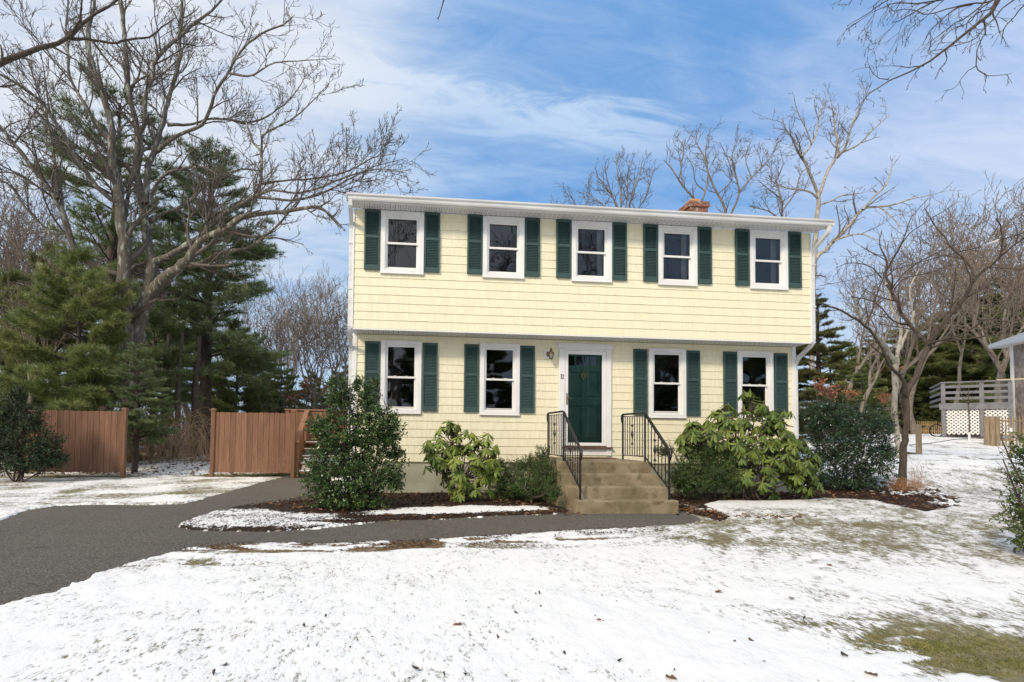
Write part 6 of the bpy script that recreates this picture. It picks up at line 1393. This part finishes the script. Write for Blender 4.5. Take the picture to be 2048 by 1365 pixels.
RL_V = []
for i, t in enumerate(np.linspace(0, 1, 6)):
    w = [.08, .30, .44, .50, .40, .04][i]; z = -.10*t*t
    RL_V += [(t, w, z-.10*w), (t, 0, z+.03), (t, -w, z-.10*w)]
RL_F = [q for i in range(5) for q in ((i*3+1, i*3, i*3+3, i*3+4), (i*3+2, i*3+1, i*3+4, i*3+5))]
def rhododendron(label, base, blobs, seed, n, m, ll=.135):
    rg = np.random.default_rng(seed); T = Tubes(); P, X, Z, S = [], [], [], []; bud = []
    o = thing('rhododendron', label, 'bush', base)
    pts = shell_points(rg, blobs, n, .30, .10)
    for p, d, c in pts:
        if p[2] < .10: continue
        ax = d*.8+np.array((0, -.15, .75)); ax /= np.linalg.norm(ax); a1 = np.cross(ax, rg.normal(size=3)); a1 /= np.linalg.norm(a1); a2 = np.cross(ax, a1)
        k = rg.integers(7, 11); dr0 = rg.uniform(.45, 1.15)
        for j in range(k):
            an = 2*math.pi*j/k+rg.normal()*.25; dr = dr0+rg.normal()*.22; rad = a1*math.cos(an)+a2*math.sin(an); x = rad*math.cos(dr)+ax*.10-np.array((0, 0, 1.))*math.sin(dr)*.95+rg.normal(size=3)*.10
            P.append(p+rad*.010); X.append(x); Z.append(ax+rg.normal(size=3)*.15); S.append(ll*rg.uniform(.75, 1.15))
        inn = p-ax*.3-d*np.array(blobs[0][3:6])*.25; T.add(crm([np.array((rg.normal()*.12, rg.normal()*.08, .0)) if rg.random() < .08 else inn-ax*.15, inn, p], 6), np.linspace(.009, .005, 6), 5)
        bud.append(p+ax*.012)
    for k in range(8):
        b = blobs[k % len(blobs)]; e = np.array(b[:3])+rg.normal(size=3)*np.array(b[3:6])*.3; s0 = np.array((rg.normal()*.14, rg.normal()*.08, -.03)); pl = crm([s0, s0+(e-s0)*.4+rg.normal(size=3)*.05, e], 7); T.add(pl, np.linspace(.02, .008, 7), 6)
    S = np.array(S); nl_ = len(P); me = scatter('leaves', RL_V, RL_F, P, X, Z, np.stack([S, S*.29, S], 1))
    OV = [(0, 0, -.012), (.008, .0, 0), (0, .008, 0), (-.008, 0, 0), (0, -.008, 0), (0, 0, .026)]; OF = [(0, 2, 1, 1), (0, 3, 2, 2), (0, 4, 3, 3), (0, 1, 4, 4), (5, 1, 2, 2), (5, 2, 3, 3), (5, 3, 4, 4), (5, 4, 1, 1)]
    nv = len(me.vertices); va = np.empty(nv*3); me.vertices.foreach_get('co', va); fa = np.empty(len(me.loops), np.int32); me.loops.foreach_get('vertex_index', fa)
    bv = (np.array(bud)[:, None, :]+np.array([(a, b, c) for a, b, c in OV])[None]).reshape(-1, 3); bq = (np.array([(f[0], f[1], f[2]) for f in OF])[None]+(np.arange(len(bud))*6)[:, None, None]).reshape(-1, 3)
    bq4 = np.concatenate([bq, bq[:, 2:3]], 1)
    me2 = bpy.data.meshes.new('leaves'); me2.from_pydata(np.vstack([va.reshape(-1, 3), bv]).tolist(), [], fa.reshape(-1, 4).tolist()+(bq+nv).tolist()); me2.materials.append(m); me2.materials.append(M_bud)
    mi = np.zeros(len(me2.polygons), np.int32); mi[len(fa)//4:] = 1; me2.polygons.foreach_set('material_index', mi); me2.update(); me = me2
    for q in me.polygons: q.use_smooth = True
    link('foliage', me, None, o); T.build('stem', M_barkdark, o); return o
rb = np.array((at(925, 990, -1.35)[0], -1.35, 0.)); BY = lambda u, v, ru, rv, ry=None, dy=0.: B(u, v, ru, rv, ry, base=rb, Yb=-1.35, dy=dy)
rhododendron('yellow-green rhododendron with drooping leaves under the left front windows', rb,
    [BY(925, 925, 66, 52, 48), BY(905, 872, 34, 28, 28), BY(968, 905, 44, 42, 36), BY(950, 960, 45, 34, 38), BY(862, 895, 16, 16, 16), BY(885, 905, 36, 32, 30), BY(985, 935, 20, 22, 20), BY(930, 985, 26, 14, 20)], 51, 135, M_rhodo, .165)
rb = np.array((at(1500, 985, -1.15)[0], -1.15, 0.)); BY = lambda u, v, ru, rv, ry=None, dy=0.: B(u, v, ru, rv, ry, base=rb, Yb=-1.15, dy=dy)
rhododendron('large spreading rhododendron under the right front window', rb,
    [BY(1480, 872, 80, 40, 50), BY(1425, 874, 66, 34, 46), BY(1545, 890, 66, 48, 50), BY(1385, 880, 34, 26, 30), BY(1505, 806, 28, 26, 24), BY(1450, 822, 24, 20, 20), BY(1590, 925, 44, 42, 38), BY(1530, 945, 56, 44, 42), BY(1545, 835, 30, 22, 26), BY(1490, 920, 62, 42, 46), BY(1575, 870, 36, 24, 30), BY(1525, 980, 26, 18, 20), BY(1610, 960, 30, 24, 26), BY(1405, 850, 30, 16, 24)], 52, 320, M_rhodo2, .17)

# ------------------------------------------------------------------ tangles and ground litter
def tangle(name, label, cat, base, n, seed, m, h, R0, arch=1., r=.006, kind=None, bias=(0, 0)):
    rg = np.random.default_rng(seed); T = Tubes()
    for k in range(n):
        s = np.array((rg.uniform(-R0, R0), rg.uniform(-R0*.5, R0*.5), 0.)); az = rg.uniform(0, 2*math.pi); hh = h*rg.uniform(.4, 1.1); reach = arch*hh*rg.uniform(.3, 1.0)
        dxy = np.array((math.cos(az)+bias[0], math.sin(az)*.6+bias[1], 0)); m1 = s+dxy*reach*.35+np.array((0, 0, hh*.7)); m2 = s+dxy*reach*.8+np.array((0, 0, hh*rg.uniform(.7, 1))); e = s+dxy*reach*1.25+np.array((0, 0, hh*rg.uniform(.1, .75)))
        pl = crm([s, m1, m2, e], 8)+rg.normal(size=(8, 3))*.012; T.add(pl, np.linspace(r, r*.4, 8), 4)
        if rg.random() < .6: sprout(T, rg, pl, np.linspace(r, r*.4, 8), hh*.25, 0, 1, 1.5, .1, r*.35, .3, lim=4)
    o = T.build(name, m, None, base); return tag(o, label, cat, kind=kind)
p = at(345, 905, 6.6); tangle('bramble_thicket', 'tan arching bramble stems tangled in the gap between the fence panels', 'bush', (p[0]+.1, 7.0, float(zg(p[0], 7.0))), 190, 61, M_tan, 1.75, 1.2, 1.3, .006)
p = at(300, 915, 9.); tangle('bramble_thicket', 'low tan bramble stems beside the left fence post', 'bush', (p[0]-.2, 6.2, .1), 70, 62, M_tan, .6, .9, 1.5, .006)
p = at(470, 900, 12.); tangle('bramble_thicket', 'brown understory brush showing behind the board fence', 'bush', (p[0]+1, 12., 0), 160, 63, M_fartwig, 2.2, 3.5, .9, .009)
p = gnd(1800, 985); tangle('dry_grass_clump', 'russet dry grass clump at the foot of the small dark tree', 'grass', (at(1800, 985, .2)[0], .1, float(zg(at(1800, 985, .2)[0], .1))), 130, 64, M_redstem, .35, .35, 1.2, .003)
tangle('dry_grass_clump', 'tall thin dry stalks beside the small dark tree trunk', 'grass', (at(1835, 985, .4)[0], .4, float(zg(at(1835, 985, .4)[0], .4))), 26, 65, M_redstem, .85, .12, .45, .0025, bias=(.3, 0))
for k, (u, Y, r0, sd) in enumerate([(323, 8.6, .15, 71), (350, 8.2, .12, 72), (385, 9.0, .18, 73)]):
    x = float(at(u, 900, Y)[0]); o = thing('tree_trunk', ['leftmost', 'middle', 'rightmost'][k]+' of three slim bare trunks standing in the brambles between the fences', 'tree', (x, Y, float(zg(x, Y))), 0, 'bare trunks in the brambles')
    T = Tubes(); rg = np.random.default_rng(sd); pl = crm([(0, 0, -.2), (.06, 0, 1.2), (.0, .1, 2.6), (.1, .1, 4.4)], 12); rr = np.linspace(r0, r0*.4, 12); T.add(pl, rr, 9); T.build('trunk', M_barkdark, o)

# scattered litter: dead leaves, mulch chips, clods and grass blades
rg = np.random.default_rng(77)
def in_region(n, xr, yr, fn):
    X = rg.uniform(*xr, n); Yq = rg.uniform(*yr, n); k = fn(X, Yq); return X[k], Yq[k]
def litter(name, label, cat, X, Yq, TV, TF, m, size, lw=.6, tilt=.35, lift=.012, up=None):
    n = len(X); A = rg.uniform(0, 2*math.pi, n); Z = zg(X, Yq)+lift
    D_ = np.stack([np.cos(A), np.sin(A), rg.normal(size=n)*tilt*.5], 1) if up is None else np.stack([np.cos(A)*up, np.sin(A)*up, np.ones(n)], 1)
    Nn = np.stack([rg.normal(size=n)*tilt, rg.normal(size=n)*tilt, np.ones(n)], 1) if up is None else rg.normal(size=(n, 3))
    s = size*rg.uniform(.5, 1.3, n); me = scatter(name, TV, TF, np.stack([X, Yq, Z], 1), D_, Nn, np.stack([s, s*lw, s], 1)); return tag(link(name, me, m), label, cat, kind='stuff')
OAK_V = [(0, 0, 0), (.3, .35, .14), (.55, .22, .1), (.75, .45, .2), (1, 0, .05), (.75, -.4, .16), (.5, -.2, .08), (.3, -.38, .2), (.5, 0, -.02)]
OAK_F = [(0, 8, 2, 1), (8, 4, 3, 2), (8, 6, 5, 4), (0, 7, 6, 8)]
def d1(x, y): return sdf(x, y, BED1)
def d2(x, y): return sdf(x, y, BED2)
notst = lambda x, y: ~((x > 3.4) & (x < 5.35) & (y > -2.85))
X, Yq = in_region(16000, (3.0, 14), (-3.4, 1.4), lambda x, y: (d2(x, y) < .05) & notst(x, y) & (cover(x, y, d1(x, y), d2(x, y)) < .5) & (rg.random(len(x)) < .16))
X2, Y2 = in_region(5200, (-1.4, 4.), (-3.6, 0), lambda x, y: (d1(x, y) < 0) & notst(x, y) & (cover(x, y, d1(x, y), np.full(x.shape, 9.)) < .5) & (rg.random(len(x)) < .10+.25*(x > 2.6)))
X3 = np.concatenate([rg.normal(3.45, .16, 60), rg.normal(5.5, .2, 130), rg.normal(6.3, .35, 45)]); Y3 = np.concatenate([rg.normal(-2.65, .16, 60), rg.normal(-2.55, .25, 130), rg.normal(-3.25, .1, 45)]); ok = notst(X3, Y3)
litter('fallen_leaves', 'brown dead oak leaves lying in the planting beds by the steps', 'leaves', np.r_[X, X2, X3[ok]], np.r_[Yq, Y2, Y3[ok]], OAK_V, OAK_F, M_leafb, .075, .8, .5, .02)
X, Yq = in_region(60000, (-3.5, 14), (-4.2, 1.4), lambda x, y: ((d1(x, y) < .06) | (d2(x, y) < .04)) & notst(x, y) & (cover(x, y, d1(x, y), d2(x, y)) < np.where(x > 9, .36, .62)))
litter('mulch_chips', 'dark shredded mulch chips covering the planting beds', 'mulch', X, Yq, SLEAF_V, SLEAF_F, mat('mulch_chip', (.035, .018, .012), (.09, .045, .028), 9, .9, island=.6), .045, .3, .6, .012)
X, Yq = in_region(40000, (-2.2, 4.2), (-5.2, -3.0), lambda x, y: (sdf(x, y, ASPH) > .03) & (sdf(x, y, ASPH) < .42) & (fbm(x*2.2, y*7, 3, 4) > .50) & (rg.random(len(x)) < .5))
litter('bark_debris', 'dark bark debris strewn in strips along the snowy lower edge of the walk', 'debris', X, Yq, SLEAF_V, SLEAF_F, MATS['mulch_chip'], .035, .35, .5, .03)
X, Yq = in_region(2600, (-6, 11), (-9.5, -2.5), lambda x, y: (sdf(x, y, ASPH) > .05) & (d1(x, y) > 0) & (d2(x, y) > 0) & (rg.random(len(x)) < .16))
litter('twig_litter', 'tiny dark twigs and seed bits scattered over the front lawn snow', 'litter', X, Yq, SLEAF_V, SLEAF_F, M_barkdark, .02, .35, .5, .03)
for (u, v, a_) in ((1430, 1185, 0), (1660, 1133, 1), (1207, 1246, 2), (1355, 1358, 3), (1583, 1195, 4), (1728, 1345, 5), (905, 1250, 6)):
    g = gnd(u, v, .02); me = scatter('oak_leaf', OAK_V, OAK_F, [(0, 0, 0)], [(math.cos(a_), math.sin(a_), .1)], [(.2, .1, 1)], [.06])
    where = {0: 'in front of the right bed on open snow', 1: 'on the patchy grass at the right', 2: 'in the middle of the front lawn', 3: 'at the bottom edge of the picture', 4: 'on the snow edge before the patchy grass', 5: 'near the bottom right mossy patch', 6: 'on the bright snow left of centre'}[a_]
    tag(link('oak_leaf', me, M_leafb, None, g), 'curled brown oak leaf lying '+where, 'leaf', 'oak leaves on the lawn')
# clods and pebbles on the snow
mbp = Tubes(); n = 22
for k in range(n):
    g = gnd(rg.uniform(250, 1700), rg.uniform(1150, 1350), .03); s = rg.uniform(.005, .010); mbp.add(np.array([g+rg.normal(size=3)*s*.4, g+rg.normal(size=3)*s, g+rg.normal(size=3)*s+np.array((s, 0, 0))]), [s*.5, s, s*.4], 5)
tag(link('dirt_clods', mbp.mesh('dirt_clods'), M_barkdark), 'small dark clods dotting the near snow', 'dirt', kind='stuff')
# grass blades poking through thin snow
bl = [(0, -.5, 0), (0, .5, 0), (.55, -.35, .12), (.55, .35, .12), (1, 0, .35)]; blf = [(0, 1, 3, 2)]
def lowc(x, y):
    c = cover(x, y, np.full(x.shape, 9.), np.full(x.shape, 9.)); return (sdf(x, y, ASPH) > .06) & (d1(x, y) > .03) & (d2(x, y) > .03) & (rg.random(len(x)) < np.clip((.86-c)*1.1, .015, 1)) & (fbm(x*6, y*6, 2, 33) > .38)
X, Yq = in_region(150000, (-2.5, 9.5), (-9.4, -2.6), lowc)
X = X[:70000]; Yq = Yq[:70000]
m_gr = mat('winter_grass', (.24, .20, .10), (.13, .13, .045), 3, .8, island=.4)
litter('grass', 'short olive winter grass poking through thin snow on the front lawn', 'grass', X, Yq, bl, blf, m_gr, .032, .11, .5, .006, up=1.4)
X, Yq = in_region(60000, (1.9, 5.4), (-9.3, -7.0), lambda x, y: rg.random(len(x)) < np.clip(1.3*blob(x, y, 2020, 1325, .75, .45)-.1, 0, 1))
m_ms = mat('mossy_grass', (.12, .125, .028), (.22, .19, .06), 4, .85, island=.45)
litter('mossy_grass', 'bright olive mossy turf in the bottom right corner', 'grass', X, Yq, bl, blf, m_ms, .024, .09, .7, .002, up=.8)
X, Yq = in_region(60000, (-9, -.5), (-1.5, 4.4), lambda x, y: rg.random(len(x)) < np.clip(blob(x, y, 520, 952, 1.9, .5, 10)+.7*blob(x, y, 190, 955, 1.7, .5)+.06-.2*fbm(x, y, 2, 5), 0, 1)*.7*(sdf(x, y, ASPH) > .06))
litter('mossy_grass', 'yellow-green mossy turf along the foot of the brown fences', 'grass', X, Yq, bl, blf, m_ms, .045, .12, .5, .004, up=1.0)
X, Yq = in_region(9000, (-10, -2), (4, 12), lambda x, y: rg.random(len(x)) < .35)
litter('fallen_leaves', 'brown leaf litter on the woodland floor beyond the fence gap', 'leaves', X, Yq, OAK_V, OAK_F, M_leafb, .09, .8, .5, .02)

# label each woodland tree by its order from the left
for key in set(o['label'] for o in bpy.data.objects if 'label' in o and '@@' in o['label']):
    L_ = [o for o in bpy.data.objects if o.get('label') == key]; L_.sort(key=lambda o: (o.location.x-CAM[0])/(o.location.y-CAM[1]) if o.location.y > CAM[1] else o.location.x)
    for i, o in enumerate(L_): o['label'] = key.replace('@@', ORD[i])
